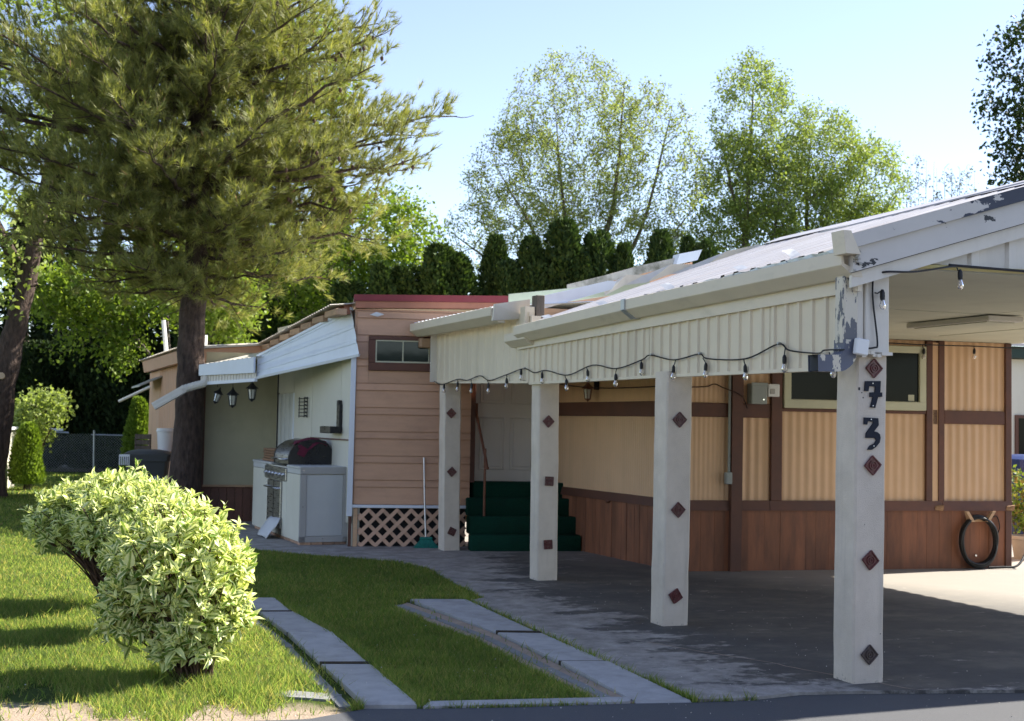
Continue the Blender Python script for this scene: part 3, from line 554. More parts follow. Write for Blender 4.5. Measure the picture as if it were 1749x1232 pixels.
mb = MB(); arc = [(-.07, -.01, 2.15)]+[(-.07-.10*(1-math.cos(a)), -.01, 2.11-.11*math.sin(a)) for a in np.linspace(0, R(88), 9)]+[(-.24, -.01, 2.0), (-.31, -.01, 1.998)]
rect_sweep(arc, .052, .055, mb); el = mb.build('spout_elbow', 'peel_elbow', CP)
mb = MB(); rect_sweep([(-.22, -.01, 2.0), (-.30, -.01, 1.9985)], .046, .049, mb); mb.build('spout_mouth', 'galv', el)
o = MB().box(-.045, .045, -.02, .02, -.05, .05, .006).build('switch_box', 'white_plastic', CP); o.location = (-.02, -.095, 2.105); o.rotation_euler = (0, R(8), 0)
# ceiling boards
for x0, x1 in zip([.14, 1.53, 3.06, 4.45], [1.525, 3.055, 4.445, 6.0]):
    for y0, y1 in zip([-.02, 2.4, 4.85], [2.395, 4.845, 7.1]):
        d = random.uniform(0, .008); MB().box(x0+.004, x1, y0+.004, y1, 2.625-d, 2.65-d, .003).build('ceiling_panel', 'ceiling', CP)
mb = MB(); mb.box(3.02, 3.40, 2.35, 3.5, 2.565, 2.612, .006); lf = mb.build('ceiling_light', 'white_metal', CP); MB().box(3.06, 3.36, 2.42, 3.43, 2.556, 2.568).build('diffuser', 'ceiling', lf)
# string lights along the side, round the corner and along the front
CAB = [(8.865, 2.104), (8.517, 2.053), (7.893, 2.102), (7.541, 2.08), (7.084, 2.122), (6.763, 2.061), (6.202, 2.11), (5.698, 2.157), (5.398, 2.106), (5.081, 2.119), (4.529, 2.058), (3.945, 2.132), (3.442, 2.084), (2.936, 2.141), (2.773, 2.173), (2.357, 2.118), (1.944, 2.147), (1.805, 2.106), (1.249, 2.084), (.823, 2.167), (.676, 2.117), (.342, 2.083)]
BUL = [(8.414, 1.943), (7.884, 1.956), (7.362, 1.928), (6.774, 1.919), (6.195, 1.96), (5.76, 2.037), (5.169, 1.988), (4.543, 1.908), (4.044, 1.98), (3.437, 1.926), (2.932, 2.009), (2.353, 1.96), (1.829, 1.961), (1.246, 1.929), (.732, 1.969), (.163, 1.918)]
SG = thing('string_light', 'black cable of clear bulbs strung along the carport eave', 'string lights', (*CPO, 0), CPY)
def smooth_path(pts, k=6):
    pts = [Vector(p) for p in pts]; out = []
    for i in range(len(pts)-1):
        p0, p1, p2, p3 = pts[max(i-1, 0)], pts[i], pts[i+1], pts[min(i+2, len(pts)-1)]
        for j in range(k):
            t = j/k; out.append(.5*((2*p1)+(p2-p0)*t+(2*p0-5*p1+4*p2-p3)*t*t+(3*p1-p0-3*p2+p3)*t**3))
    return out+[pts[-1]]
side = [(-.045, y, z) for y, z in CAB]+[(-.14, .12, 2.09), (-.13, -.075, 2.085)]
front = [(-.02, -.10, 2.095), (.09, -.075, 2.105), (.125, -.06, 2.14), (.10, -.05, 2.38), (.095, -.05, 2.49), (.11, -.05, 2.555), (.13, -.14, 2.575), (.342, -.14, 2.587), (.612, -.13, 2.635), (.666, -.12, 2.64)]
MB().tube(smooth_path(side), .0055, 6).build('cable', 'wire', SG, 60); MB().tube(smooth_path(front), .0065, 6).build('cable', 'wire', SG, 60)
sk = MB(); sk.lathe([(.0, .05), (.009, .05), (.012, .04), (.017, .03), (.018, 0), (.016, -.022), (.0, -.022)], n=10); sk_me = bpy.data.meshes.new('socket'); sk_me.from_pydata(sk.v, [], sk.f); sk_me.materials.append(M['wire'])
gl = MB(); gl.lathe([(.012, -.02), (.016, -.035), (.023, -.055), (.024, -.068), (.017, -.085), (.004, -.093), (0, -.093)], n=12); gl_me = bpy.data.meshes.new('bulb'); gl_me.from_pydata(gl.v, [], gl.f); gl_me.materials.append(M['bulb_glass']); gl_me.polygons.foreach_set('use_smooth', [True]*len(gl_me.polygons))
fi = MB(); fi.tube([(0, 0, -.02), (.004, 0, -.06), (-.004, 0, -.06), (0, 0, -.025)], .0015, 4); fi_me = bpy.data.meshes.new('filament'); fi_me.from_pydata(fi.v, [], fi.f); fi_me.materials.append(M['alu'])
def lamp(root, x, y, z, top, s_=1.):
    o = link('socket', sk_me, root); o.location = (x, y, z+.093*s_); o.scale = (s_,)*3
    d = Vector(top)-Vector((x, y, z+.1)); o.rotation_euler = (random.uniform(-.06, .06), random.uniform(-.06, .06)+d.x*.5, random.random()*6)
    g = link('bulb', gl_me, o); link('filament', fi_me, o)
    MB().tube([(x, y, z+.140*s_), ((x+top[0])/2+random.uniform(-.006, .006), (y+top[1])/2, (z+.1+top[2])/2), top], .0045, 5).build('drop_cord', 'wire', root)
ca = sorted(CAB)
for y, z in BUL:
    zt = float(np.interp(y, [c[0] for c in ca], [c[1] for c in ca])); lamp(SG, -.05, y, z, (-.046, y+random.uniform(-.03, .05), zt), .8 if y > 1 else .85)
lamp(SG, .15, -.075, 2.343, (.105, -.055, 2.45), .9); lamp(SG, .69, -.14, 2.493, (.68, -.12, 2.635), .9)
for y, z in ((8.865, 2.104), (5.698, 2.157), (2.773, 2.173), (1.944, 2.147), (.823, 2.167)): MB().box(-.05, -.02, y-.008, y+.008, z-.006, z+.014, .003).build('hook', 'galv', SG)
# ------------------------------------------------------------------ mobile home behind the carport
MH = thing('mobile_home', 'tan corrugated mobile home with brown trim and red brown skirting', 'house', (1.73, 14.3, 0), 14)
MB().box(.13, 4.19, .05, 3.6, .02, 2.62).build('wall', 'tan_wall', MH)
def corr(x0, x1, z0, z1, per=.1, dep=.014, y=.03, kind='sine'):
    mb = MB(); mb.ribs(x0, x1, per, kind, lambda s_, d: ((s_, y-dep*d, z0), (s_, y-dep*d, z1))); mb.build('wall_panel', 'beige', MH, 50)
corr(.12, .70, .79, 1.70, .055, .006); corr(.12, .70, 1.85, 2.62, .055, .006); corr(.82, 1.19, .79, 1.70); corr(.82, 1.19, 1.85, 2.62)
corr(1.30, 2.15, .79, 1.79, dep=.009); corr(2.155, 3.11, .79, 1.79, dep=.009, y=.027); corr(3.32, 4.14, .79, 1.68); corr(3.32, 4.14, 1.82, 2.62)
MB().box(3.17, 3.262, .0, .04, .79, 2.6).build('wall_panel', 'beige', MH)
corr(1.30, 3.11, 2.50, 2.62)
MB().prism([(.69, -.06, .0), (.815, -.06, .0), (.83, -.06, 2.62), (.70, -.06, 2.62)], (0, .095, 0)).build('trim_post', 'brown', MH)
for x0, x1, y in ((1.18, 1.31, -.02), (3.10, 3.18, -.012), (3.254, 3.33, -.015), (4.128, 4.21, -.01)): MB().box(x0, x1, y, .05, .79 if x0 < 4 else .03, 2.62, .005).build('trim_post', 'brown', MH)
for x0, x1, z0, z1 in ((.12, .688, 1.70, 1.855), (.832, 1.178, 1.70, 1.855), (3.335, 4.126, 1.672, 1.827), (3.183, 3.252, 1.66, 1.835)): MB().box(x0, x1, .0, .04, z0, z1, .006).build('trim_band', 'brown', MH)
MB().box(1.312, 3.098, -.004, .04, 1.778, 1.812, .004).build('trim_band', 'brown', MH)
x = .125
while x < 4.2:                                            # base trim, bent here and there
    e = min(x+random.uniform(.9, 1.3), 4.215); t = random.uniform(-.006, .006); mb = MB()
    mb.hexa([(x, -.03+t, .682), (e-.004, -.026, .68), (e-.004, .04, .68), (x, .04, .682), (x, -.012, .79), (e-.004, -.012, .79), (e-.004, .04, .79), (x, .04, .79)]); mb.build('base_trim', 'brown', MH); x = e
mb = MB()
for cx in (3.2, 4.12): mb.hexa([(cx, -.035, .69), (cx+.09, -.05, .68), (cx+.09, -.03, .70), (cx, -.02, .70), (cx+.01, -.03, .73), (cx+.1, -.06, .745), (cx+.1, -.03, .75), (cx+.01, -.02, .74)])
mb.build('bent_tin', 'wicker', MH)
x = .125
while x < 4.2:
    w = random.choice((.12, .12, .16, .19)); e = min(x+w, 4.2); dy = random.uniform(-.006, .006); tp = random.uniform(-.008, .008)
    dy *= .4; MB().hexa([(x+.001, .012+dy, .012), (e-.001, .012+dy, .012), (e-.001, .045, .012), (x+.001, .045, .012), (x+.001, .002+dy, .685), (e-.001, .002+dy, .685), (e-.001, .045, .685), (x+.001, .045, .685)]).build('skirting_board', 'skirt', MH); x = e
# window
fr = MB(); fr.box(1.326, 1.412, -.03, .04, 1.905, 2.50, .006); fr.box(3.002, 3.088, -.03, .04, 1.905, 2.50, .006); fr.box(1.326, 3.088, -.033, .04, 1.815, 1.915, .008); fr.box(1.326, 3.088, -.03, .04, 2.47, 2.55, .006)
wf = fr.build('window_frame', 'frame_yellow', MH); MB().box(1.40, 3.01, .0, .008, 1.90, 2.49).build('pane', 'dark_glass', wf); MB().box(2.87, 2.945, -.006, -.001, 1.925, 1.995).build('sticker', 'frame_yellow', wf)
MB().box(2.19, 2.21, -.006, -.001, 1.92, 2.47).build('mullion', 'black_mat', wf)
# electric boxes, conduit, cables
mb = MB(); mb.box(.90, 1.085, -.11, .02, 1.85, 2.075, .008); mb.box(.895, 1.09, -.118, -.105, 2.05, 2.085, .004); mbx = mb.build('meter_box', 'steel_grey', MH); MB().lathe([(.012, 0), (.010, .006), (0, .006)], (1.04, -.11, 1.90), 10, Matrix.Rotation(R(90), 3, 'X')).build('lock', 'chrome', mbx)
mb = MB(); mb.box(1.112, 1.25, -.075, .02, 1.935, 2.075, .008); ob = mb.build('outlet_box', 'white_plastic', MH); MB().box(1.135, 1.19, -.082, -.073, 1.965, 2.02, .003).build('outlet', 'grey_trim', ob)
MB().tube([(.675, -.03, 2.62), (.675, -.03, 1.1)], .016, 8).build('conduit', 'steel_grey', MH, 40); MB().box(.63, .70, -.07, .0, .97, 1.10, .008).build('junction_box', 'steel_grey', MH)
MB().tube(smooth_path([(.2, -.02, 2.02), (.4, -.02, 2.03), (.5, -.02, 2.06), (.6, -.035, 2.02), (.78, -.075, 1.95), (.85, -.03, 1.88), (.88, -.04, 1.80)]), .007, 6).build('cable', 'wire_brown', MH, 60)
MB().tube(smooth_path([(.14, -.02, 1.98), (.16, -.03, 2.05), (.2, -.02, 2.06), (.22, -.03, 2.0), (.18, -.02, 1.96), (.2, -.02, 2.02)]), .007, 6).build('cable', 'wire_brown', MH, 60)
# left side wall, set at its own angle
SX = Matrix.Translation((.11, .02, 0)) @ Matrix.Rotation(R(9.6), 4, 'Z')       # local y runs back along the wall
MB(SX).box(.03, .12, .02, 3.25, .02, 2.62).build('wall', 'tan_wall', MH)
def corr2(y0, y1, z0, z1):
    mb = MB(SX); mb.ribs(y0, y1, .052, 'fine', lambda s_, d: ((.02-.007*d, s_, z0), (.02-.007*d, s_, z1))); mb.build('wall_panel', 'beige', MH, 50)
corr2(.02, 1.3, .79, 1.70); corr2(1.3, 3.2, .79, 1.70); corr2(.02, 1.3, 1.86, 2.62); corr2(1.3, 3.2, 1.86, 2.62)
MB(SX).box(-.01, .04, .0, 3.2, 1.697, 1.87, .006).build('trim_band', 'brown', MH)
MB(SX).prism([(-.02, .0, .69), (-.02, 1.55, .69), (-.045, 1.6, .66), (-.02, 1.66, .69), (-.02, 3.2, .69), (.0, 3.2, .79), (.0, .0, .79)], (.04, 0, 0)).build('base_trim', 'brown', MH)
y = .0
while y < 3.1:
    w = random.choice((.12, .14, .18)); d = random.uniform(-.006, .005); MB(SX).box(.0+d, .05, y+.003, y+w-.003, .012, .69, .003).build('skirting_board', 'skirt', MH); y += w
MB(SX).tube(smooth_path([(-.01, .0, 2.05), (-.02, .8, 2.03), (-.02, 1.9, 2.04), (-.01, 2.8, 2.09), (-.01, 3.2, 2.14)]), .007, 6).build('cable', 'wire_brown', MH, 60)
MB().box(-.4, 4.5, .35, 4.0, 2.66, 2.9).build('roof', 'white_metal', MH)
def lantern(root, x, y, z, s_=1., tilt=0., mats=('black_mat', 'frosted'), name='lantern_body'):
    X = Matrix.Translation((x, y, z)) @ Matrix.Rotation(tilt, 4, 'Y') @ Matrix.Scale(s_, 4)
    mb = MB(X); mb.lathe([(0, .15), (.008, .14), (.012, .12), (.03, .095), (.075, .055), (.078, .05), (.05, .048), (.05, .04)], n=6)
    for k in range(6):
        a = 2*math.pi*k/6; mb.tube([(.05*math.cos(a), .05*math.sin(a), .045), (.034*math.cos(a), .034*math.sin(a), -.07)], .005, 4)
    mb.lathe([(.0, -.068), (.037, -.068), (.037, -.078), (.02, -.088), (.008, -.10), (0, -.105)], n=6)
    o = mb.build(name, mats[0], root)
    MB(X).lathe([(.046, .042), (.031, -.068)], n=6).build('glass', mats[1], o); return o
mb = MB(SX); mb.tube([(-.01, 1.97, 2.10), (-.09, 1.97, 2.16), (-.12, 1.97, 2.10)], .008, 6); mb.box(-.02, .02, 1.93, 2.01, 2.02, 2.16, .006); sco = mb.build('wall_lantern', 'black_mat', MH)
c_ = SX @ Vector((-.12, 1.97, 2.0)); lantern(sco, c_.x, c_.y, c_.z-.02, 1.05, 0, ('copper_paint', 'frosted'))
# hose on its pegs
mb = MB()
for cx, t in ((3.65, -.16), (3.84, .16)): mb.hexa([(cx-.02, -.10, .56), (cx+.02, -.10, .56), (cx+.02, .01, .56), (cx-.02, .01, .56), (cx-.02+t*.5, -.10, .68), (cx+.02+t*.5, -.10, .68), (cx+.02+t*.5, -.07, .68), (cx-.02+t*.5, -.07, .68)])
mb.box(3.62, 3.86, -.012, .01, .555, .60, .003); mb.build('hose_peg', 'wood_raw', MH); MB().lathe([(.018, 0), (.012, .012), (0, .012)], (3.74, .0, .17), 10, Matrix.Rotation(R(90), 3, 'X')).build('hose_tap', 'chrome', MH)
HO = thing('garden_hose', 'coil of black garden hose hung on pegs on the skirting', 'hose', (1.73, 14.3, 0), 14)
mb = MB()
for k in range(8):
    rx = .225+random.uniform(-.02, .02); rz = .275+random.uniform(-.015, .015); cx = 3.745+random.uniform(-.012, .012); cz = .335+random.uniform(-.01, .01); yy = -.03-.02*(k % 4)
    mb.tube([(cx+rx*math.cos(t), yy+.008*math.sin(3*t+k), max(.03, cz+rz*math.sin(t))) for t in np.linspace(0, 2*math.pi, 40)], .0135, 8, False)
mb.build('coil', 'rubber', HO, 60)
MB().tube(smooth_path([(3.9, -.03, .58), (4.0, -.02, .62), (4.04, -.02, .5), (4.0, -.03, .4), (3.95, -.04, .3)]), .006, 6).build('hose_tail', 'rubber', HO, 60)
MB().tube(smooth_path([(3.85, -.08, .04), (4.0, -.1, .045), (4.2, -.12, .06), (4.4, .0, .2), (4.6, .2, .34)]), .0135, 8).build('hose_tail', 'rubber', HO, 60)
# two bulbs on the cable along the ceiling's rear edge
SB = thing('string_light', 'thin black cable with two bulbs under ceiling by the big window', 'string lights', (1.73, 14.3, 0), 14)
MB().tube([(1.3, -.05, 2.575), (2.2, -.05, 2.58), (3.0, -.05, 2.568), (3.7, -.05, 2.572), (4.6, -.05, 2.56)], .007, 6).build('cable', 'wire', SB, 60)
lamp(SB, 3.039, -.05, 2.40, (3.02, -.05, 2.57), .9); lamp(SB, 3.688, -.05, 2.42, (3.688, -.05, 2.57), .9)
# ------------------------------------------------------------------ tan lap-sided addition
TW = thing('house_addition', 'tan lap sided house addition with maroon roof edge and white corner trim', 'house', (-1.98, 16.52, 0), 8)
mb = MB(); mb.box(.0, 1.48, .03, .12, .5, 3.0); mb.box(1.40, 1.48, .12, 1.1, .5, 3.0); mb.box(2.63, 3.3, .4, 1.1, .3, 3.0); mb.box(1.4, 3.0, .56, .64, .3, 3.0); mb.build('wall', 'tan_wall', TW)
z = .548; k = 0
while z < 2.99:                                           # alternate wide and narrow boards
    h = (.215, .088)[k % 2]; e = min(z+h, 3.0); y0 = random.uniform(-.003, .003)
    cuts = [(.03, 1.485)]
    if z < 2.647 and e > 2.225:
        cuts = [(.03, .178)]+([(1.16, 1.485)])
        for za, zb in ((z, 2.224), (2.661, e)):
            if zb-za > .01: MB().box(.18, 1.158, y0-.004, .034, za+.003, zb-.002).build('siding_board', 'tan_board', TW)
    for x0, x1 in cuts: MB().hexa([(x0, y0-.006, z+.003), (x1, y0-.006, z+.003), (x1, .035, z+.003), (x0, .035, z+.003), (x0, y0+.006, e-.003), (x1, y0+.006, e-.003), (x1, .035, e-.003), (x0, .035, e-.003)]).build('siding_board', 'tan_board', TW)
    z = e; k += 1
MB().box(.0, 1.48, -.02, .05, .504, .542, .004).build('base_flashing', 'trim_white', TW)
for x0, x1, y1 in ((-.05, .022, .02), ): 
    MB().prism([(-.055, -.025, .40), (.014, -.025, .40), (.026, -.025, 2.45), (-.036, -.025, 2.45)], (0, .05, 0)).build('corner_trim', 'trim_white', TW)
MB().prism([(.0, -.04, 3.005), (2.05, -.04, 3.05), (2.05, -.04, 3.125), (.0, -.04, 3.09)], (0, .16, 0)).build('roof_fascia', 'rust_board', TW)
MB().prism([(-.02, -.06, 3.092), (2.05, -.06, 3.127), (2.05, -.06, 3.215), (-.02, -.06, 3.172)], (0, .2, 0)).build('roof_edge', 'maroon', TW)
MB().add([(-.02, .0, 3.16), (2.5, .0, 3.2), (2.5, 4.5, 3.1), (-.02, 4.5, 2.95)], [(0, 1, 2, 3)]).build('roof', 'white_metal', TW)
mb = MB(); mb.box(.175, 1.2, -.035, .02, 2.225, 2.325, .005); mb.box(.175, .262, -.03, .02, 2.326, 2.61, .005); mb.box(.175, 1.2, -.03, .02, 2.611, 2.66, .005); mb.build('window_trim', 'brown', TW)
mb = MB(); mb.box(.262, 1.2, -.022, .02, 2.326, 2.346, .002); mb.box(.262, 1.2, -.022, .02, 2.594, 2.611, .002); mb.box(.262, .28, -.022, .02, 2.346, 2.594, .002); mb.box(.60, .615, -.022, .02, 2.346, 2.594, .002); mb.box(.93, .945, -.022, .02, 2.346, 2.594, .002)
wf = mb.build('window_frame', 'frame_yellow', TW)
for a, b in ((.28, .60), (.615, .93), (.945, 1.18)): MB().box(a, b, .0, .006, 2.346, 2.594).build('pane', 'window_glass', wf)
mb = MB(); mb.add([(.18, -.045, 2.92), (.28, -.05, 2.90), (.36, -.06, 2.93), (.26, -.045, 2.96)], [(0, 1, 2, 3)]); mb.build('torn_scrap', 'paper', TW)
# lattice strips, each crossing set
mb = MB(); mb.box(.06, 1.45, .12, .16, .0, .5); mb.build('crawlspace', 'black_mat', TW)  # black sheet standing in for the shade behind the lattice
def clip(ax, az, bx, bz, x0, x1, z0, z1):
    t0, t1 = 0., 1.; dx, dz = bx-ax, bz-az
    for p, q in ((-dx, ax-x0), (dx, x1-ax), (-dz, az-z0), (dz, z1-az)):
        if p == 0: continue
        t = q/p
        if p < 0: t0 = max(t0, t)
        else: t1 = min(t1, t)
    return None if t0 >= t1-.02 else (ax+t0*dx, az+t0*dz, ax+t1*dx, az+t1*dz)
for sgn, y in ((1, .0), (-1, .014)):
    for i in range(-6, 11):
        x = i*.178; L_ = clip(*((x, -.1, x+.8, .7) if sgn > 0 else (x+.8, -.1, x, .7)), .10, 1.44, .02, .488)
        if L_ and math.hypot(L_[2]-L_[0], L_[3]-L_[1]) > .06:
            a, b = Vector((L_[0], y, L_[1])), Vector((L_[2], y, L_[3])); d = (b-a).normalized(); nn = Vector((-d.z, 0, d.x))*.0225
            MB().prism([a-nn, b-nn, b+nn, a+nn], (0, .008, 0)).build('lattice_strip', 'lattice', TW)
MB().box(.03, .085, -.005, .06, .0, .5, .004).build('lattice_post', 'wood_raw', TW); MB().box(-.03, .01, .0, .05, .02, .42, .004).build('lattice_post', 'brown', TW)
# door in its recess
mb = MB(); mb.box(1.56, 2.52, .46, .50, .83, 2.86, .004)
dr = mb.build('door', 'door', TW)
for (x0, x1, z0, z1) in ((1.66, 1.97, .99, 1.66), (2.06, 2.37, .99, 1.66), (1.66, 1.97, 1.85, 2.35), (2.06, 2.37, 1.85, 2.35), (1.66, 1.97, 2.45, 2.72), (2.06, 2.37, 2.45, 2.72)):
    mb = MB(); i, o_ = .018, .04
    A = [(x0, .4595, z0), (x1, .4595, z0), (x1, .4595, z1), (x0, .4595, z1)]; B = [(x0+i, .468, z0+i), (x1-i, .468, z0+i), (x1-i, .468, z1-i), (x0+i, .468, z1-i)]; C_ = [(x0+o_, .453, z0+o_), (x1-o_, .453, z0+o_), (x1-o_, .453, z1-o_), (x0+o_, .453, z1-o_)]
    D_ = [(p[0]+(-.012 if p[0] < (x0+x1)/2 else .012), .4605, p[2]+(-.012 if p[2] < (z0+z1)/2 else .012)) for p in A]; A = [(p[0], .451, p[2]) for p in A]
    mb.add(D_+A+B+C_, [(k, (k+1) % 4, 4+(k+1) % 4, 4+k) for k in range(4)]+[(4+k, 4+(k+1) % 4, 8+(k+1) % 4, 8+k) for k in range(4)]+[(8+k, 8+(k+1) % 4, 12+(k+1) % 4, 12+k) for k in range(4)]+[(12, 13, 14, 15)]); mb.build('door_panel', 'door', dr)
MB().box(1.487, 1.555, .08, .54, .83, 2.9, .004).build('door_jamb', 'brown', TW); MB().box(2.525, 2.62, .36, .54, .83, 2.9, .004).build('door_jamb', 'brown', TW)
# carpeted stairs with a hand rail
ST = thing('entry_stairs', 'four dark green carpeted steps up to the white door', 'stairs', (-.465, 16.19, 0), 10)
for i, (x0, x1, z) in enumerate(((.0, 1.385, .215), (.0, 1.375, .43), (.005, 1.365, .645), (.10, 1.36, .835))):
    y = .2*i; mb = MB(); mb.box(x0, x1, y, 1.15 if i == 3 else y+.24, .0 if i == 0 else z-.225, z, .014); mb.build('step', 'carpet', ST, 60)
mb = MB(); mb.tube([(.20, .27, .43), (.20, .27, 1.27)], .016, 8); mb.build('rail_post', 'copper_paint', ST, 50)
mb = MB(); mb.tube([(.14, .68, 1.80), (.14, .63, 1.68), (.20, .24, 1.16), (.21, .16, 1.04)], .018, 8); mb.tube([(.14, .70, 1.84), (.14, .70, 1.72)], .026, 8); mb.lathe([(0, -.02), (.024, -.012), (.024, .012), (0, .02)], (.211, .155, 1.03), 8); mb.build('hand_rail', 'copper_paint', ST, 50)
# broom leaning on the lattice
BR = thing('broom', 'broom with silver handle and green bristles leaning by lattice', 'broom', (-1.98, 16.52, 0), 8)
mb = MB(); mb.tube([(.90, -.02, 1.14), (.915, -.07, .6), (.935, -.12, .15)], [.012, .011, .012], 8); mb.build('handle', 'alu', BR, 50)
MB().box(.86, 1.02, -.15, -.10, .12, .155, .01).build('broom_head', 'broom_green', BR)
V_ = []; nb = 900; a = rng.random(nb); bx = .87+a*.14; by = -.145+rng.random(nb)*.045; ex = .79+a*.31+rng.normal(size=nb)*.012; ey = by+rng.normal(size=nb)*.015-.02
P0 = np.stack([bx, by, np.full(nb, .125)], 1); P1 = np.stack([ex, ey, .008+.012*rng.random(nb)], 1); s_ = np.array([.0025, 0, 0]); V_ = np.stack([P0-s_, P0+s_, P1+s_, P1-s_], 1).reshape(-1, 3)
link('bristles', npmesh('bristles', V_, np.arange(4*nb).reshape(-1, 4), 'broom_green'), BR, kind='stuff')
# white left wall of the addition (local y runs back along it)
WX = Matrix.Rotation(R(15.8), 4, 'Z')
MB(WX).box(.04, .12, .02, 4.2, .0, 3.0).build('wall', 'white_wall', TW)
for y0, y1, z0, z1 in ((.05, .59, 1.345, 2.62), (.60, 1.99, 1.345, 2.6), (2.0, 2.99, .95, 2.6), (3.0, 3.95, 1.985, 2.5), (.05, .295, .3, 1.335), (.30, 1.99, .3, 1.335), (2.0, 2.99, .3, .945)):
    d = random.uniform(-.004, .004); MB(WX).box(.015+d, .045, y0+.004, y1-.004, z0, z1, .003).build('wall_panel', 'white_wall', TW)
MB(WX).box(-.004, .02, .05, 2.0, 1.334, 1.352).build('batten', 'brown', TW); MB(WX).box(.0, .03, 2.96, 3.0, 1.0, 1.98, .003).build('door_trim', 'trim_white', TW); MB(WX).box(.0, .03, 3.93, 3.97, .6, 2.5, .003).build('door_trim', 'black_mat', TW)
for k in range(7): y = 3.01+k*.131; MB(WX).box(.012+.008*(k % 2), .03, y, y+.125, .12, 1.97, .003).build('door_leaf', 'curtain', TW)
# rafters and corrugated edge of the addition's roof along that wall
a0, a1 = Vector((-.09, .17, 3.02)), Vector((-.05, 4.6, 2.76))
WX2 = Matrix.Rotation(R(14.0), 4, 'Z')
MB(WX2).hexa([(-.12, .1, 2.93), (-.02, .1, 2.93), (-.02, 4.7, 2.66), (-.12, 4.7, 2.66), (-.12, .1, 3.06), (-.02, .1, 3.06), (-.02, 4.7, 2.80), (-.12, 4.7, 2.80)]).build('roof_fascia', 'rust_board', TW)
for k in range(7):
    y = .25+k*.68; z = 3.02-.0575*y; MB(WX2).box(-.26, -.121, y-.30, y+.30, z-.10, z-.02, .005).build('rafter_end', 'wood_raw', TW)
mb = MB(WX2); mb.ribs(.0, 4.7, .12, 'sine', lambda s_, d: ((-.32, s_, 3.025-.0575*s_+.018*d), (.6, s_, 3.13-.0575*s_+.018*d))); mb.build('roof_sheet', 'white_metal', TW)
# wire rack and black bracket hung on the wall
RK = thing('wire_rack', 'small wire letter rack hung on white wall panel', 'rack', (-1.98, 16.52, 0), 23.8)
mb = MB()
for k in range(6): z = 1.64+k*.05; mb.tube([(-.02, 2.13, z), (-.02, 2.6, z)], .006, 4); mb.tube([(-.02, 2.13, z), (-.05, 2.13, z+.015)], .006, 4)
for y in (2.14, 2.3, 2.58): mb.tube([(-.015, y, 1.62), (-.015, y, 1.91)], .007, 4)
mb.build('wire_frame', 'black_mat', RK)
BK = thing('wall_bracket', 'black angled wall bracket lamp above the grill', 'bracket', (-1.98, 16.52, 0), 23.8)
mb = MB(); mb.box(-.04, .01, .50, .60, 1.44, 1.80, .008); mb.box(-.05, .01, .52, .57, 1.78, 1.85, .008); mb.build('arm', 'black', BK); MB().box(-.16, -.0, .48, .95, 1.42, 1.51, .008).build('shelf_box', 'black', BK)
# ------------------------------------------------------------------ patio awning
AO = Vector((-3, 18, 0)); AW = thing('patio_awning', 'pale blue white ribbed metal awning over the grill patio', 'awning', AO)
A, C_, D_, B = [Vector(p)-AO for p in ((-2.04, 16.6, 2.985), (-1.90, 16.33, 2.415), (-3.57, 18.43, 2.175), (-3.60, 18.62, 2.455))]
nrm = (D_-C_).cross(A-C_).normalized(); nrm = nrm if nrm.y < 0 else -nrm
mb = MB(); mb.ribs(0, 1, .34, 'box', lambda s_, d: (C_.lerp(A, s_)+nrm*.007*d, D_.lerp(B, s_)+nrm*.007*d)); mb.build('awning_sheet', 'blue_metal', AW)
MB().hexa([A+nrm*.02, B+nrm*.02, B-nrm*.03, A-nrm*.03, A+nrm*.02+Vector((0, 0, .035)), B+nrm*.02+Vector((0, 0, .035)), B-nrm*.03+Vector((0, 0, .035)), A-nrm*.03+Vector((0, 0, .035))]).build('edge_trim', 'blue_metal', AW)
MB().hexa([C_+Vector((0, -.015, -.03)), D_+Vector((0, -.015, -.03)), D_+Vector((0, .02, -.03)), C_+Vector((0, .02, -.03)), C_+nrm*.02, D_+nrm*.02, D_-nrm*.02, C_-nrm*.02]).build('edge_trim', 'trim_white', AW)
E_ = Vector((-4.56, 19.40, 2.37))-AO; B2 = Vector((-3.56, 18.40, 2.45))-AO; dn = (E_-B2).normalized(); no = Vector((dn.y, -dn.x, 0)); no = no if no.y < 0 else -no; up = Vector((0, 0, 1))
def strip(p, q, lo, hi, o0, o1): return MB().hexa([p-up*lo[0]+no*o0, q-up*lo[1]+no*o0, q-up*lo[1]+no*o1, p-up*lo[0]+no*o1, p-up*hi[0]+no*o0, q-up*hi[1]+no*o0, q-up*hi[1]+no*o1, p-up*hi[0]+no*o1])
strip(B2, E_, (.22, .16), (0, 0), .06, .03).build('gutter', 'blue_metal', AW); strip(B2, E_, (.34, .30), (.295, .255), .035, -.01).build('fascia_trim', 'trim_white', AW)
L_ = (E_-B2).length; mb = MB(); mb.ribs(.0, L_, .075, 'trap', lambda s_, d: (B2+dn*s_-up*(.30-.03*s_/L_)+no*(.012+.012*d), B2+dn*s_-up*(.205-.04*s_/L_)+no*(.012+.012*d))); mb.build('fascia_panel', 'white_metal', AW)
G_ = Vector((-4.70, 20.35, 2.42))-AO; H_ = Vector((-3.55, 20.3, 2.70))-AO; K_ = Vector((-2.35, 17.4, 2.98))-AO
mb = MB(); mb.add([A, B, K_, H_, E_, G_], [(0, 1, 2), (2, 1, 3), (1, 4, 3), (3, 4, 5)]); mb.build('roof_sheet', 'white_metal', AW)
mb = MB(); mb.ribs(.0, L_, .12, 'sine', lambda s_, d: (B2+dn*s_-no*.03+up*(.005+.018*d), B2+dn*s_-no*.6+up*(.06+.018*d))); mb.build('roof_sheet', 'white_metal', AW)
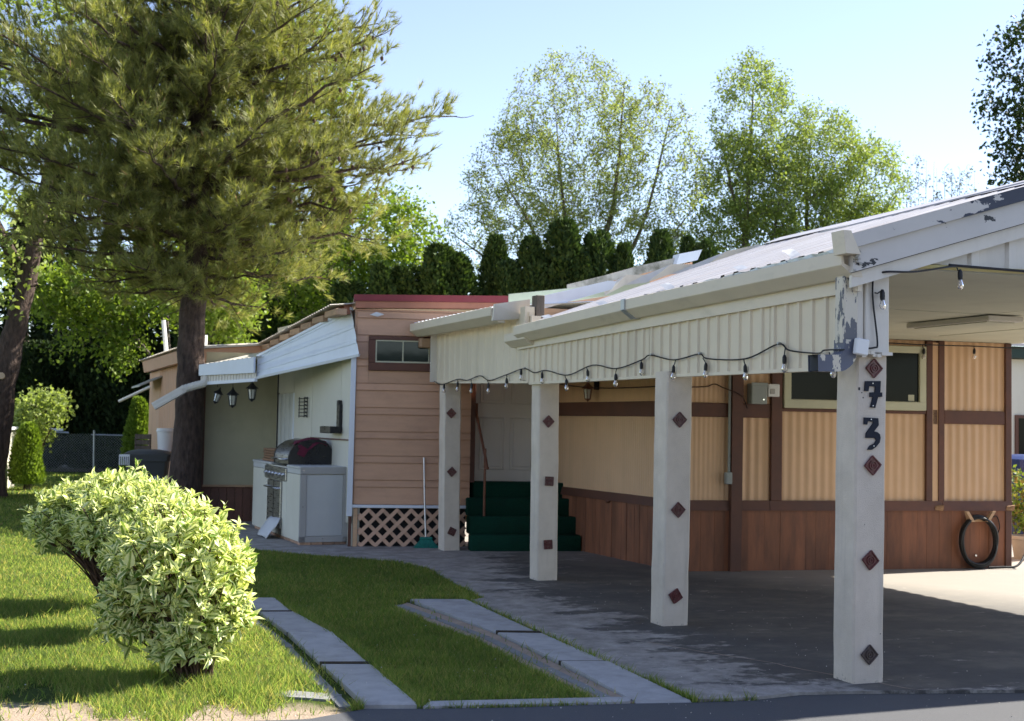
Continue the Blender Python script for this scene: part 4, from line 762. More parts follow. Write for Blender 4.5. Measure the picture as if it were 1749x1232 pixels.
# downspout leaning off the corner past the trunk
SPT = thing('downspout', 'white corrugated downspout slanting off awning corner past pine trunk', 'downspout', AO)
pts = smooth_path([Vector(p)-AO for p in ((-4.47, 19.31, 2.19), (-4.50, 19.27, 2.10), (-4.62, 19.25, 2.06), (-4.80, 19.22, 2.0))], 8)
mb = MB(); mb.tube(pts, [.055+.006*(i % 2) for i in range(len(pts))], 10); mb.build('elbow', 'white_metal', SPT)
mb = MB(); a, b = Vector((-4.76, 19.23, 2.015))-AO, Vector((-5.19, 19.15, 1.745))-AO; d = (b-a).normalized(); sd = Vector((0, 1, 0)); u2 = d.cross(sd)
mb.add([a+sd*.045+u2*.055, a-sd*.045+u2*.055, a-sd*.045-u2*.055, a+sd*.045-u2*.055, b+sd*.045+u2*.055, b-sd*.045+u2*.055, b-sd*.045-u2*.055, b+sd*.045-u2*.055], [(0, 1, 5, 4), (1, 2, 6, 5), (2, 3, 7, 6), (3, 0, 4, 7)])
for k in (-.5, .5): mb.prism([a-sd*.047+u2*(.055*k-.006), b-sd*.047+u2*(.055*k-.006), b-sd*.047+u2*(.055*k+.006), a-sd*.047+u2*(.055*k+.006)], -sd*.006)
mb.build('pipe', 'white_metal', SPT)
for (x, y, z, s_, tl, lab) in ((-4.33, 19.4, 1.90, 1.02, .3, 'leftmost tilted black lantern hanging under the patio awning'), (-4.06, 19.2, 1.87, 1.25, 0, 'middle black lantern hanging lowest under the patio awning'), (-3.72, 18.9, 1.96, 1.22, 0, 'rightmost black lantern hanging under the patio awning')):
    o = thing('hanging_lantern', lab, 'lantern', (x, y, z), 20*s_, 'lanterns under the patio awning'); lantern(o, 0, 0, 0, s_, tl)
    MB().tube([(0, 0, .14*s_), (.0, 0, .26 if s_ > 1.1 else .2)], .004, 4).build('cord', 'wire', o)
# ------------------------------------------------------------------ rear wing with the patio's end wall
RW = thing('rear_house_wing', 'low tan rear wing of the house behind the pine trunk', 'house', (-4.75, 20.1, 0), 10)
MB().box(.08, 1.5, .03, .12, .0, 2.6).build('wall', 'green_wall', RW); MB().box(.06, 1.3, -.05, .03, .545, .575, .004).build('ledge', 'wood_raw', RW)
x = .08
while x < 1.3: MB().box(x+.002, x+.118, .0, .03, .0, .545, .003).build('base_board', 'brown', RW); x += .12
MB().box(-.05, .085, -.05, .06, .0, 2.32, .006).build('porch_post', 'brown', RW)
RX = Matrix.Translation((-.127, .43, 0)) @ Matrix.Rotation(R(10.3), 4, 'Z')
MB(RX).box(.03, 3.5, .0, 7.5, .0, 2.5).build('wall', 'tan_wall', RW)
for k in range(6):
    y0 = .0+k*.9; mb = MB(RX); mb.ribs(y0, y0+.93, .3, 'trap', lambda s_, d, k=k: ((.015-.025*d-.003*(k % 2), s_, .1), (.015-.025*d-.003*(k % 2), s_, 2.5))); mb.build('wall_panel', 'tan_wall', RW)
MB(RX).box(-.01, .04, 5.35, 7.5, .1, 2.5).build('wall_panel', 'tan_wall', RW)
MB(RX).hexa([(-.16, -.12, 2.46), (-.08, -.12, 2.46), (-.08, 7.2, 2.5), (-.16, 7.2, 2.5), (-.2, -.14, 2.64), (-.1, -.12, 2.64), (-.1, 7.2, 2.72), (-.2, 7.2, 2.72)]).build('roof_fascia', 'tan_board', RW)
MB(RX).prism([(-.1, -.14, 2.45), (1.4, -.14, 2.60), (1.4, -.14, 2.775), (-.1, -.14, 2.635)], (0, .08, 0)).build('roof_fascia', 'tan_board', RW)
MB(RX).prism([(-.2, -.2, 2.637), (1.4, -.2, 2.777), (1.4, -.2, 2.80), (-.2, -.2, 2.66)], (0, .2, 0)).build('roof_edge', 'white_metal', RW)
mb = MB(RX); mb.ribs(-.2, 7.4, .18, 'sine', lambda s_, d: ((-.26, s_, 2.665+.01*s_+.022*d), (3.5, s_, 2.98+.022*d))); mb.build('roof_sheet', 'white_metal', RW)
MB(RX).tube([(.1, 5.1, 2.6), (.0, 5.1, 3.45)], .04, 8).build('vent_pipe', 'white_plastic', RW, 40)
MB(RX).tube([(.6, 3.6, 2.6), (.6, 3.6, 3.1)], .05, 8).build('vent_pipe', 'white_plastic', RW, 40)
MB(RX).hexa([(-.01, 6.9, 2.35), (-.42, 6.9, 2.16), (-.42, 4.9, 2.16), (-.01, 4.9, 2.35), (-.01, 6.9, 2.38), (-.42, 6.9, 2.19), (-.42, 4.9, 2.19), (-.01, 4.9, 2.38)]).build('window_awning', 'galv', RW)
MB(RX).tube([(.0, 7.4, 2.22), (-.6, 7.8, 1.9)], .03, 6).build('drain_pipe', 'white_plastic', RW)
# ------------------------------------------------------------------ grill island
IS = thing('grill_island', 'pale grey barbecue counter with grey metal corners on brick footing', 'counter', (-2.62, 16.53, 0), 23)
MB().box(.03, .60, .03, 2.76, .06, .97).build('carcass', 'white_wall', IS)
MB().box(.085, .555, .012, .03, .135, .90, .003).build('end_panel', 'grey_panel', IS)
for x0, x1, z0, z1 in ((.0, .082, .055, .905), (.558, .63, .055, .905), (.0, .63, .055, .133), (.0, .63, .907, 1.0)): MB().box(x0, x1, .0, .03, z0+.0015, z1-.0015, .003).build('corner_trim', 'grey_trim', IS)
mb = MB()
for x, z in ((.04, .1), (.3, .1), (.59, .1), (.04, .5), (.59, .95), (.04, .95)): mb.lathe([(.008, 0), (.006, .003), (0, .003)], (x, .0, z), 8, Matrix.Rotation(R(90), 3, 'X'))
mb.build('screw', 'chrome', IS)
for y0, y1, z0, z1 in ((.032, .715, .065, .90), (1.97, 2.79, .065, .90), (1.76, 1.965, .065, .78), (.72, .965, .065, .78)): MB().box(.0, .03, y0+.003, y1-.003, z0, z1, .003).build('front_panel', 'white_wall', IS)
MB().box(-.012, .63, .032, .70, .975, 1.003, .004).build('counter_top', 'grey_panel', IS); MB().box(-.012, .63, 1.60, 2.80, .975, 1.003, .004).build('counter_top', 'grey_panel', IS); MB().box(.0, .03, 1.97, 2.79, .905, .972, .003).build('front_panel', 'grey_panel', IS); MB().box(.0, .03, .033, .715, .905, .972, .003).build('front_panel', 'grey_panel', IS)
for k in range(4): MB().box(.012+k*.152, .155+k*.152, .02, .12, .022, .058, .004).build('brick', 'brick', IS)
for k in range(12): MB().box(.02, .12, .13+k*.215, .335+k*.215, .022, .058, .004).build('brick', 'brick', IS)
GR = thing('gas_grill', 'stainless gas grill with black domed lid in the counter', 'grill', (-2.62, 16.53, 0), 23)
prof = [(.02, 1.005), (.012, 1.10), (.03, 1.17), (.08, 1.24), (.17, 1.30), (.30, 1.335), (.43, 1.33), (.53, 1.28), (.58, 1.2), (.59, 1.005)]
mb = MB(); n = len(prof); vs = [(x, .73, z) for x, z in prof]+[(x, 1.52, z) for x, z in prof]; mb.add(vs, [(i, i+1, n+i+1, n+i) for i in range(n-1)]); ld = mb.build('lid', 'steel', GR, 40)
for y0, y1 in ((.70, .735), (1.515, 1.55)): MB().prism([(x*1.02-.005, y0, z if z > 1.01 else 1.0) for x, z in prof], (0, y1-y0, 0)).build('lid_end', 'black', ld)
MB().tube([(.02, .80, 1.075), (-.05, .80, 1.07), (-.06, .86, 1.07), (-.06, 1.39, 1.07), (-.05, 1.45, 1.07), (.02, 1.45, 1.075)], .011, 8).build('lid_handle', 'chrome', ld, 50)
MB().lathe([(.03, 0), (.028, .008), (0, .008)], (.075, 1.1, 1.215), 12, Matrix.Rotation(R(-50), 3, 'Y')).build('thermometer', 'chrome', ld)
MB().box(-.02, .03, .722, 1.955, .79, .955, .006).build('control_panel', 'steel', GR)
for k in range(6): MB().lathe([(.026, 0), (.026, .012), (.017, .016), (.015, .04), (0, .04)], (-.02, .82+k*.2, .865), 12, Matrix.Rotation(R(-90), 3, 'Y')).build('knob', 'chrome', GR, 40)
od = MB().box(-.025, .03, .975, 1.75, .15, .775, .006).build('oven_door', 'steel', GR); MB().tube([(-.02, 1.0, .68), (-.07, 1.0, .68), (-.07, 1.74, .68), (-.02, 1.74, .68)], .012, 8).build('door_handle', 'chrome', od, 50)
MB().box(-.03, .02, 1.345, 1.36, .16, .77).build('door_seam', 'black', od)
# things on and by the counter
mb = MB(); pl = [(-.16, -.05), (-.05, -.09), (.10, -.07), (.16, -.01), (.12, .07), (.0, .06), (-.13, .05)]
OM = thing('oven_mitt', 'dark red oven mitt lying over the grill lid', 'mitt', (-2.62, 16.53, 0), 23)
vs = []; NX, NY = 14, 8
for i in range(NX):
    for j in range(NY):
        x = .10+i/(NX-1)*.42; y = .69+j/(NY-1)*.30; z = float(np.interp(x, [p[0] for p in prof], [p[1] for p in prof]))
        z += .012+.012*math.sin(i*1.1)*math.sin(j*1.3); 
        if j == 0: y, z = .685-.01*math.sin(i), z-.05-.10*math.exp(-((i-5)/3.)**2)
        vs.append((x, y, z))
mb = MB(); mb.add(vs, [(i*NY+j, i*NY+j+1, (i+1)*NY+j+1, (i+1)*NY+j) for i in range(NX-1) for j in range(NY-1) if (i-6.5)**2/42+(j-2.5)**2/18 < 1.15]); mb.build('mitt_body', 'mitt', OM, 80)
MB().prism([(.12, .68, 1.14), (.21, .68, 1.10), (.27, .68, 1.20), (.17, .68, 1.26)], (0, .02, 0)).build('mitt_thumb', 'mitt', OM)
WB = thing('wicker_basket', 'brown wicker box on the far end of the grill counter', 'basket', (-2.62, 16.53, 0), 23)
for k in range(5): MB().box(.05+random.uniform(-.01, .01), .42, 1.72, 2.42+random.uniform(-.02, .02), 1.005+k*.036, 1.037+k*.036, .01).build('woven_band', 'wicker', WB)
SH = thing('metal_sheet', 'crumpled white sheet leaning against the oven door base', 'sheet', (-2.62, 16.53, 0), 23)
vs = []
for i in range(6):
    for j in range(5): t = i/5; vs.append((-.03-.17*t+.012*math.sin(j*2+i), .92+j*.15, .29-.255*t+.008*math.cos(i*2+j)))
mb = MB(); mb.add(vs, [(i*5+j, i*5+j+1, i*5+j+6, i*5+j+5) for i in range(5) for j in range(4)]); o = mb.build('sheet', 'paper', SH, 60)
sm = o.modifiers.new('thickness', 'SOLIDIFY'); sm.thickness = .004
# ------------------------------------------------------------------ bins and clutter by the trunk
def wheelie(name, label, loc, rz, mat, s_=1.):
    o = thing(name, label, 'trash bin', loc, rz); mb = MB(); w0, w1 = .23*s_, .30*s_; d0, d1 = .26*s_, .35*s_; h = .95*s_; c = .04
    def ring(w, d, z): return [(-w+c, -d, z), (w-c, -d, z), (w, -d+c, z), (w, d-c, z), (w-c, d, z), (-w+c, d, z), (-w, d-c, z), (-w, -d+c, z)]
    vs = ring(w0, d0, .06)+ring(w1, d1, h*.93)+ring(w1+.025, d1+.02, h*.93)+ring(w1+.025, d1+.02, h)
    mb.add(vs, [tuple(range(8))[::-1]]+[(r*8+j, r*8+(j+1) % 8, r*8+8+(j+1) % 8, r*8+8+j) for r in range(3) for j in range(8)]); mb.build('body', mat, o, 30)
    lid = MB(); vs = ring(w1+.035, d1+.03, h)+ring(w1+.035, d1+.03, h+.035)+ring(w1*.9, d1*.9, h+.075)+ring(w1*.5, d1*.5, h+.10); lid.add(vs, [(r*8+j, r*8+(j+1) % 8, r*8+8+(j+1) % 8, r*8+8+j) for r in range(3) for j in range(8)]+[tuple(range(24, 32)), tuple(range(8))[::-1]]); lid.build('lid', mat, o, 30)
    MB().tube([(-w1*.8, d1+.05, h-.03), (w1*.8, d1+.05, h-.03)], .016, 8).build('handle', mat, o, 40)
    for s2 in (-1, 1): MB().lathe([(.03, -.025), (.11, -.025), (.12, -.015), (.12, .015), (.11, .025), (.03, .025)], (s2*.23*s_, d0, .12), 16, Matrix.Rotation(R(90), 3, 'Y')).build('wheel', 'rubber', o, 40)
    return o
can = wheelie('trash_bin', 'dark grey wheeled trash bin with white flower emblem beside pine trunk', (-5.58, 20.35, 0), 12, 'bin_grey', 1.04)
mb = MB()
for k in range(5):
    a = R(90+72*k); c = Vector((.13+.055*math.cos(a), -.345, .70+.055*math.sin(a))); rr_ = [(.034*math.cos(t), .034*math.sin(t)) for t in np.linspace(0, 2*math.pi, 13)[:-1]]
    P = [c+Vector((p, 0, q)) for p, q in rr_]; Q = [c+Vector((p*.5, 0, q*.5)) for p, q in rr_]; n = 12
    mb.add(P+Q, [(i, (i+1) % n, n+(i+1) % n, n+i) for i in range(n)])
mb.box(.05, .21, -.346, -.344, .605, .622); mb.box(.07, .20, -.340, -.338, .575, .582)
em = mb.build('emblem', 'ink_white', can); em.rotation_euler = (R(-5.4), 0, 0); em.location = (0, -.058, .0)
mb = MB()
for k in range(6): mb.box(-.40+k*.028, -.386+k*.028, -.40, -.385, .86, 1.0)
mb.box(-.40, -.245, -.395, -.38, .985, 1.02); 
HB = thing('hand_rake', 'white plastic hand rake head hung on the grey bin', 'rake', (-5.58, 20.35, 0), 12); mb.build('rake_head', 'white_plastic', HB)
PB = thing('potting_shelf', 'wooden shelf behind the grey bin holding a bucket', 'shelf', (-5.62, 21.35, 0), 15)
MB().box(-.5, .35, -.22, .22, 1.0, 1.04, .004).build('board', 'wood_raw', PB)
for x in (-.46, .31):
    for y in (-.18, .18): MB().box(x-.03, x+.03, y-.03, y+.03, 0, .999).build('leg', 'wood_raw', PB)
BU = thing('bucket', 'white plastic bucket standing beside the pine trunk', 'bucket', (-5.56, 21.3, 1.041))
MB().lathe([(0, 0), (.125, 0), (.145, .31), (.158, .315), (.158, .335), (.148, .34), (.148, .37), (.135, .37), (.12, .02), (0, .02)], n=24).build('pail', 'white_plastic', BU, 40)
CK = thing('wooden_crate', 'weathered wooden crate left of the white bucket', 'crate', (-5.93, 21.3, 1.041), 10)
for k in range(3): MB().box(-.12, .12, -.1, -.088, .01+k*.09, .085+k*.09, .003).build('slat', 'bark_grey', CK); MB().box(-.12, .12, .088, .1, .01+k*.09, .085+k*.09, .003).build('slat', 'bark_grey', CK)
for x in (-.12, .105): MB().box(x, x+.015, -.087, .087, 0, .27).build('end_board', 'bark_grey', CK)
# ------------------------------------------------------------------ trees
def tubes_np(paths):       # paths: list of (points (k,3), radii (k,), sides) -> one vertex / quad array
    Vs, Fs, off = [], [], 0
    for P, r, n in paths:
        P = np.asarray(P, float); r = np.asarray(r, float); k = len(P)
        T = unit(np.gradient(P, axis=0)); ref = np.where(np.abs(T[:, 2:3]) < .8, np.array([[0, 0, 1.]]), np.array([[1., 0, 0]])); ref = np.repeat(ref[:1], k, 0)
        a = unit(np.cross(T, ref)); b = np.cross(T, a); t = np.arange(n)*2*np.pi/n
        V = P[:, None]+(a[:, None]*np.cos(t)[None, :, None]+b[:, None]*np.sin(t)[None, :, None])*r[:, None, None]
        i = np.arange(k-1)[:, None]*n; j = np.arange(n)[None]; F = np.stack([i+j, i+(j+1) % n, i+n+(j+1) % n, i+n+j], -1).reshape(-1, 4)
        Vs.append(V.reshape(-1, 3)); Fs.append(F+off); off += k*n
    return np.concatenate(Vs), np.concatenate(Fs)
def bez(p0, p1, p2, n=6):
    t = np.linspace(0, 1, n)[:, None]; return (1-t)**2*p0+2*t*(1-t)*p1+t*t*p2
def broadleaf(name, label, base, stems, blobs, n2, n3, per, leaf, lmat, bmat='bark_grey', seed=1, spread=.35, droop=0., group=None, cat='tree', twig_r=.006):
    # stems: lists of points with start radius; blobs: (centre, radii, weight) the crown fills
    r = np.random.default_rng(seed); base = np.array([*base, 0.]); paths = []; SP = []; SR = []
    for pts, r0 in stems:
        P = np.array(smooth_path([tuple(np.array(p)) for p in pts], 5)); k = len(P); P[1:-1] += r.normal(size=(k-2, 3))*min(r0*.12, .014)
        rad = np.linspace(r0, r0*.05, k); rad[0] *= 1.25; paths.append((P, rad, 9)); SP += list(P[2:]); SR += list(rad[2:])
    W = np.array([b[2]*np.prod(b[1]) for b in blobs]); W = W/W.sum()
    def pick(n, shell):
        i = r.choice(len(blobs), n, p=W); c = np.array([b[0] for b in blobs])[i]; q = np.array([b[1] for b in blobs])[i]
        return c+rdir(n, r)*q*(r.random((n, 1))**(1/3 if not shell else .22))
    def grow(A, rad_max, n_pts, sides, collect):
        nonlocal SP, SR
        c0 = np.mean([s[-1] for s, _, _ in paths[:len(stems)]], 0)
        for a in A[np.argsort(np.linalg.norm(A-c0*np.array([1, 1, .8]), axis=1))]:
            Q = np.array(SP); d = np.linalg.norm(Q-a, axis=1)+.7*np.maximum(0, Q[:, 2]-a[2]+.2*d_scale); i = int(np.argmin(d)); p0 = Q[i]; L = np.linalg.norm(a-p0)
            if L < .05: continue
            mid = (p0+a)/2+np.array([0, 0, .16*L-droop*L])+r.normal(size=3)*.07*L
            e = a+np.array([0, 0, -droop*L*.5]); P = bez(p0, mid, e, n_pts); r0 = min(SR[i]*.7, rad_max*(.5+.25*L)); R_ = np.linspace(max(r0, twig_r), twig_r*.6, n_pts)
            paths.append((P, R_, sides)); SP += list(P[1:]); SR += list(R_[1:])
            if collect is not None: collect.append(P)
    d_scale = 1.
    grow(pick(n2, False), .05, 7, 5, None); tw = []; grow(pick(n3, True), .018, 5, 4, tw)
    V, F = tubes_np(paths); root = thing(name, label, cat, tuple(base), 0, group); V -= base
    link('trunk', npmesh('trunk', V, F, bmat, smooth=True), root)
    C = []; D = []
    for P in tw:
        m = max(1, int(per*(.6+.8*r.random()))); t = r.random(m)**.6*(len(P)-1); i = np.minimum(t.astype(int), len(P)-2); f = (t-i)[:, None]; q = P[i]*(1-f)+P[i+1]*f
        C.append(q+r.normal(size=(m, 3))*spread*np.array([1, 1, .8])); D.append(unit(unit(P[-1]-P[0])[None]*.5+r.normal(size=(m, 3))+np.array([0, 0, -.35-droop])))
    C = np.concatenate(C)-base; D = np.concatenate(D); n = len(C); L = leaf*(.65+.7*r.random(n)); V, F = leaf_quads(C, D, L, L*.62, r)
    link('crown', npmesh('crown', V, F, lmat), root, kind='stuff'); return root
# sparse multi-stemmed elm behind the house
broadleaf('elm_tree', 'tall sparse spring elm with many bare stems behind the hedge', (2.4, 44),
          [([(2.2, 44, 0), (2.1, 44, 4), (.9, 44, 7.5), (-.6, 44.3, 10.2)], .16), ([(2.3, 44, 0), (2.2, 44, 5), (1.7, 43.7, 8.2), (1.3, 43.6, 12)], .17), ([(2.5, 44, 0), (2.5, 44, 5.5), (3.3, 43.8, 9), (3.6, 43.6, 13)], .2),
           ([(2.6, 44, 0), (2.7, 44, 5.2), (4.3, 44.2, 8.2), (5.3, 44.3, 12.5)], .17), ([(2.7, 44, 0), (2.9, 44, 5), (5, 44.3, 7.6), (6.1, 44.3, 9)], .12), ([(2.1, 44, 0), (1.8, 44, 4.5), (-.6, 44, 6.8), (-2.2, 44, 8)], .13)],
          [((1.9, 44, 11), (2.6, 2.4, 3.2), 1.), ((4.5, 44, 10.2), (2.0, 2.2, 3.), 1.), ((.2, 44, 9.6), (1.9, 2, 2.2), 1.3), ((-1.4, 44, 7.4), (1.5, 1.8, 1.5), 1.), ((3, 44, 7.6), (3.4, 2, 1.6), .7), ((.6, 44, 6.6), (3.2, 1.6, 1.2), .7)], 260, 2600, 19, .085, 'leaf_elm', 'bark_twig', 3, .13, twig_r=.010)
broadleaf('cottonwood_tree', 'taller green tree right of the sparse elm', (8.1, 46),
          [([(8, 46, 0), (8.1, 46, 7), (8.2, 46, 10), (8.4, 46, 14)], .2), ([(8.1, 46, 0), (8.4, 46, 6.5), (7.6, 46, 10), (7.2, 46, 12)], .15), ([(8.2, 46, 0), (8.8, 46, 6.5), (9.2, 46, 9), (9.6, 46, 11)], .13)],
          [((8.3, 46, 12.6), (1.5, 1.6, 2.2), 1.1), ((7.7, 46, 10), (1.5, 1.7, 2.), 1.1), ((8.9, 46, 10), (1.3, 1.6, 2.), 1.2), ((7.2, 46, 8), (1.5, 1.6, 1.5), 1.), ((6.3, 46, 7.4), (1.3, 1.4, 1.2), .9), ((9.6, 46, 7.8), (1.2, 1.4, 1.2), .9)], 160, 1100, 30, .10, 'leaf_mid', 'bark_grey', 5, .16, twig_r=.010)
broadleaf('cottonwood_tree', 'rounded bushy green tree standing right of the taller tree', (10.9, 47),
          [([(10.8, 47, 0), (10.9, 47, 6.5), (10.5, 47, 9), (10.6, 47, 12)], .2), ([(11, 47, 0), (11.2, 47, 6.5), (12, 47, 9), (12.6, 47, 11)], .16), ([(10.8, 47, 0), (10.7, 47, 6), (9.8, 47, 8), (9.5, 47, 10)], .13), ([(11, 47, 0), (11.4, 47, 6), (12.8, 47, 7.6), (13.4, 47, 9)], .12)],
          [((10.9, 47, 11.5), (1.5, 1.8, 1.8), 1.1), ((12.5, 47, 10.4), (1.5, 1.8, 1.8), 1.1), ((10.2, 47, 9.4), (1.5, 1.8, 1.7), 1.2), ((12.3, 47, 8.6), (1.8, 1.8, 1.4), 1.1)], 160, 1100, 30, .10, 'leaf_mid', 'bark_grey', 6, .16, twig_r=.010)
broadleaf('dark_tree', 'dark leafy tree cut off by the right edge of the picture', (13.2, 32),
          [([(13, 32, 0), (13, 32, 5), (12.8, 32, 8), (12.8, 32, 12)], .2), ([(13.2, 32, 0), (13.4, 32, 5), (14.4, 32, 9)], .15)],
          [((13.0, 32, 9.3), (1.5, 1.6, 2.9), 1.), ((14.4, 32, 9), (2., 2., 3.5), .8), ((12.6, 32, 6.8), (1.0, 1.2, 1.2), 1.)], 70, 520, 34, .13, 'leaf_dark', 'bark_grey', 8, .2)
for i, (x, y, h) in enumerate(((17.2, 58, 12.6), (18.2, 58.5, 13.6), (19.2, 58, 13.2), (20.2, 59, 13.4))):
    broadleaf('poplar_tree', ('bare upright poplar left of its thin row', 'bare upright poplar, second of the thin row', 'bare upright poplar, third of the thin row', 'bare upright poplar nearest the dark tree')[i], (x, y),
              [([(x+dx*.3, y, 0), (x+dx*.7, y, 4), (x+dx, y, h)], .06) for dx in (-.5, -.15, .2, .55)], [((x, y, h-2.4), (.75, .7, 2.9), 1.)], 14, 90, 6, .11, 'leaf_blue', 'bark_twig', 20+i, .12, group='bare poplars behind the roof', twig_r=.010)
broadleaf('lime_green_tree', 'bright lime green tree behind the pine, left of the hedge', (-4.1, 33),
          [([(-4.1, 33, 0), (-4, 33, 3), (-4.2, 33, 5), (-3.6, 33, 7.4)], .15), ([(-4, 33, 0), (-3.6, 33, 3), (-3, 33, 5), (-2.4, 33, 6.4)], .1), ([(-4.2, 33, 0), (-4.8, 33, 3), (-5.6, 33, 5)], .1)],
          [((-3.4, 33, 6.3), (1.4, 1.4, 1.2), 1.1), ((-2.6, 33, 5.4), (.9, 1.2, 1.0), 1.), ((-4.6, 33, 5), (1.6, 1.4, 1.2), 1.), ((-3.6, 33, 4), (1.2, 1.2, .9), 1.)], 60, 430, 30, .12, 'leaf_lime', 'bark_grey', 11, .2)
broadleaf('lime_green_tree', 'light green tree right behind the pine trunk', (-6.7, 27),
          [([(-6.8, 27, 0), (-6.7, 27, 2.5), (-6.5, 27, 5)], .12), ([(-6.7, 27, 0), (-6.4, 27, 2.5), (-5.9, 27, 4.2)], .08)],
          [((-5.9, 27, 4.1), (.75, .8, .75), 1.5), ((-6.8, 27, 5), (1.1, 1, 1.3), 1.), ((-5.9, 27, 3.5), (.5, .6, .45), 1.5)], 40, 260, 30, .105, 'leaf_lime', 'bark_grey', 12, .16, .1)
broadleaf('drooping_tree', 'tree with drooping bright leaves behind the pine on the left', (-8.3, 31.5),
          [([(-8.2, 31.5, 0), (-8.2, 31.5, 3), (-8.6, 31.5, 6.5)], .09), ([(-8.2, 31.5, 2.5), (-8.4, 31.5, 4.3), (-7.8, 31.5, 4.8)], .05), ([(-8.2, 31.5, 2.5), (-10, 31.5, 4.5), (-11.4, 31.5, 5)], .05)],
          [((-9.6, 31.5, 4.6), (1.6, 1.0, .8), 1.), ((-9.2, 31.2, 3.3), (.45, .5, .8), 1.2), ((-11, 31.5, 4.5), (.9, .9, .7), .9), ((-8.3, 31.5, 4.4), (.6, .6, .7), 1.), ((-10.2, 31.2, 3.4), (.9, .6, .5), .7)], 60, 300, 26, .12, 'leaf_lime', 'bark_grey', 13, .2, .28)
broadleaf('leaning_tree', 'thick trunked tree leaning right at the far left edge', (-9.95, 25.2),
          [([(-9.98, 25.2, -.02), (-9.82, 25.2, 1.6), (-9.58, 25.2, 3), (-9.3, 25.3, 4.6), (-8.9, 25.4, 7.5), (-8.7, 25.5, 10)], .36), ([(-9.3, 25.3, 4), (-10.4, 25.5, 6), (-11, 25.6, 9)], .15), ([(-9.7, 25.2, 2.6), (-10.4, 25, 3.6), (-10.8, 25, 4.6)], .08)],
          [((-10, 25.6, 5.2), (1.2, 1.2, 1.), 1.), ((-10.2, 25.6, 9), (2.6, 2., 2.6), .8), ((-10.0, 25, 4.3), (.9, .9, .7), 1.4)], 70, 420, 28, .115, 'leaf_mid', 'bark_pine', 14, .2)
for x, z, s_ in ((-9.62, 2.27, .07),): 
    o = bpy.data.objects['leaning_tree']; st = MB().lathe([(s_, -.14), (s_*.9, 0), (0, .002)], (0, 0, 0), 10).build('cut_limb', 'stump', o); st.location = (.30, -.30, 2.32); st.rotation_euler = (R(80), 0, R(15))
broadleaf('tall_background_tree', 'tall light green tree whose crown tops the pine', (-6.5, 36),
          [([(-6.5, 36, 0), (-6.4, 36, 6), (-6.2, 36, 11), (-6, 36, 14)], .22), ([(-6.5, 36, 4), (-8, 36, 8), (-9, 36, 12)], .15), ([(-6.4, 36, 4), (-5.4, 36, 8), (-4.9, 36, 12)], .12)],
          [((-5.6, 36, 11.6), (1.4, 1.4, 1.9), 1.), ((-7, 36, 10.5), (2.4, 2, 2.8), .8), ((-10.5, 36, 10.5), (2.8, 2, 2.4), .5), ((-8, 36, 7.5), (2.6, 2, 1.6), .6)], 90, 460, 30, .14, 'leaf_lime', 'bark_grey', 15, .25)
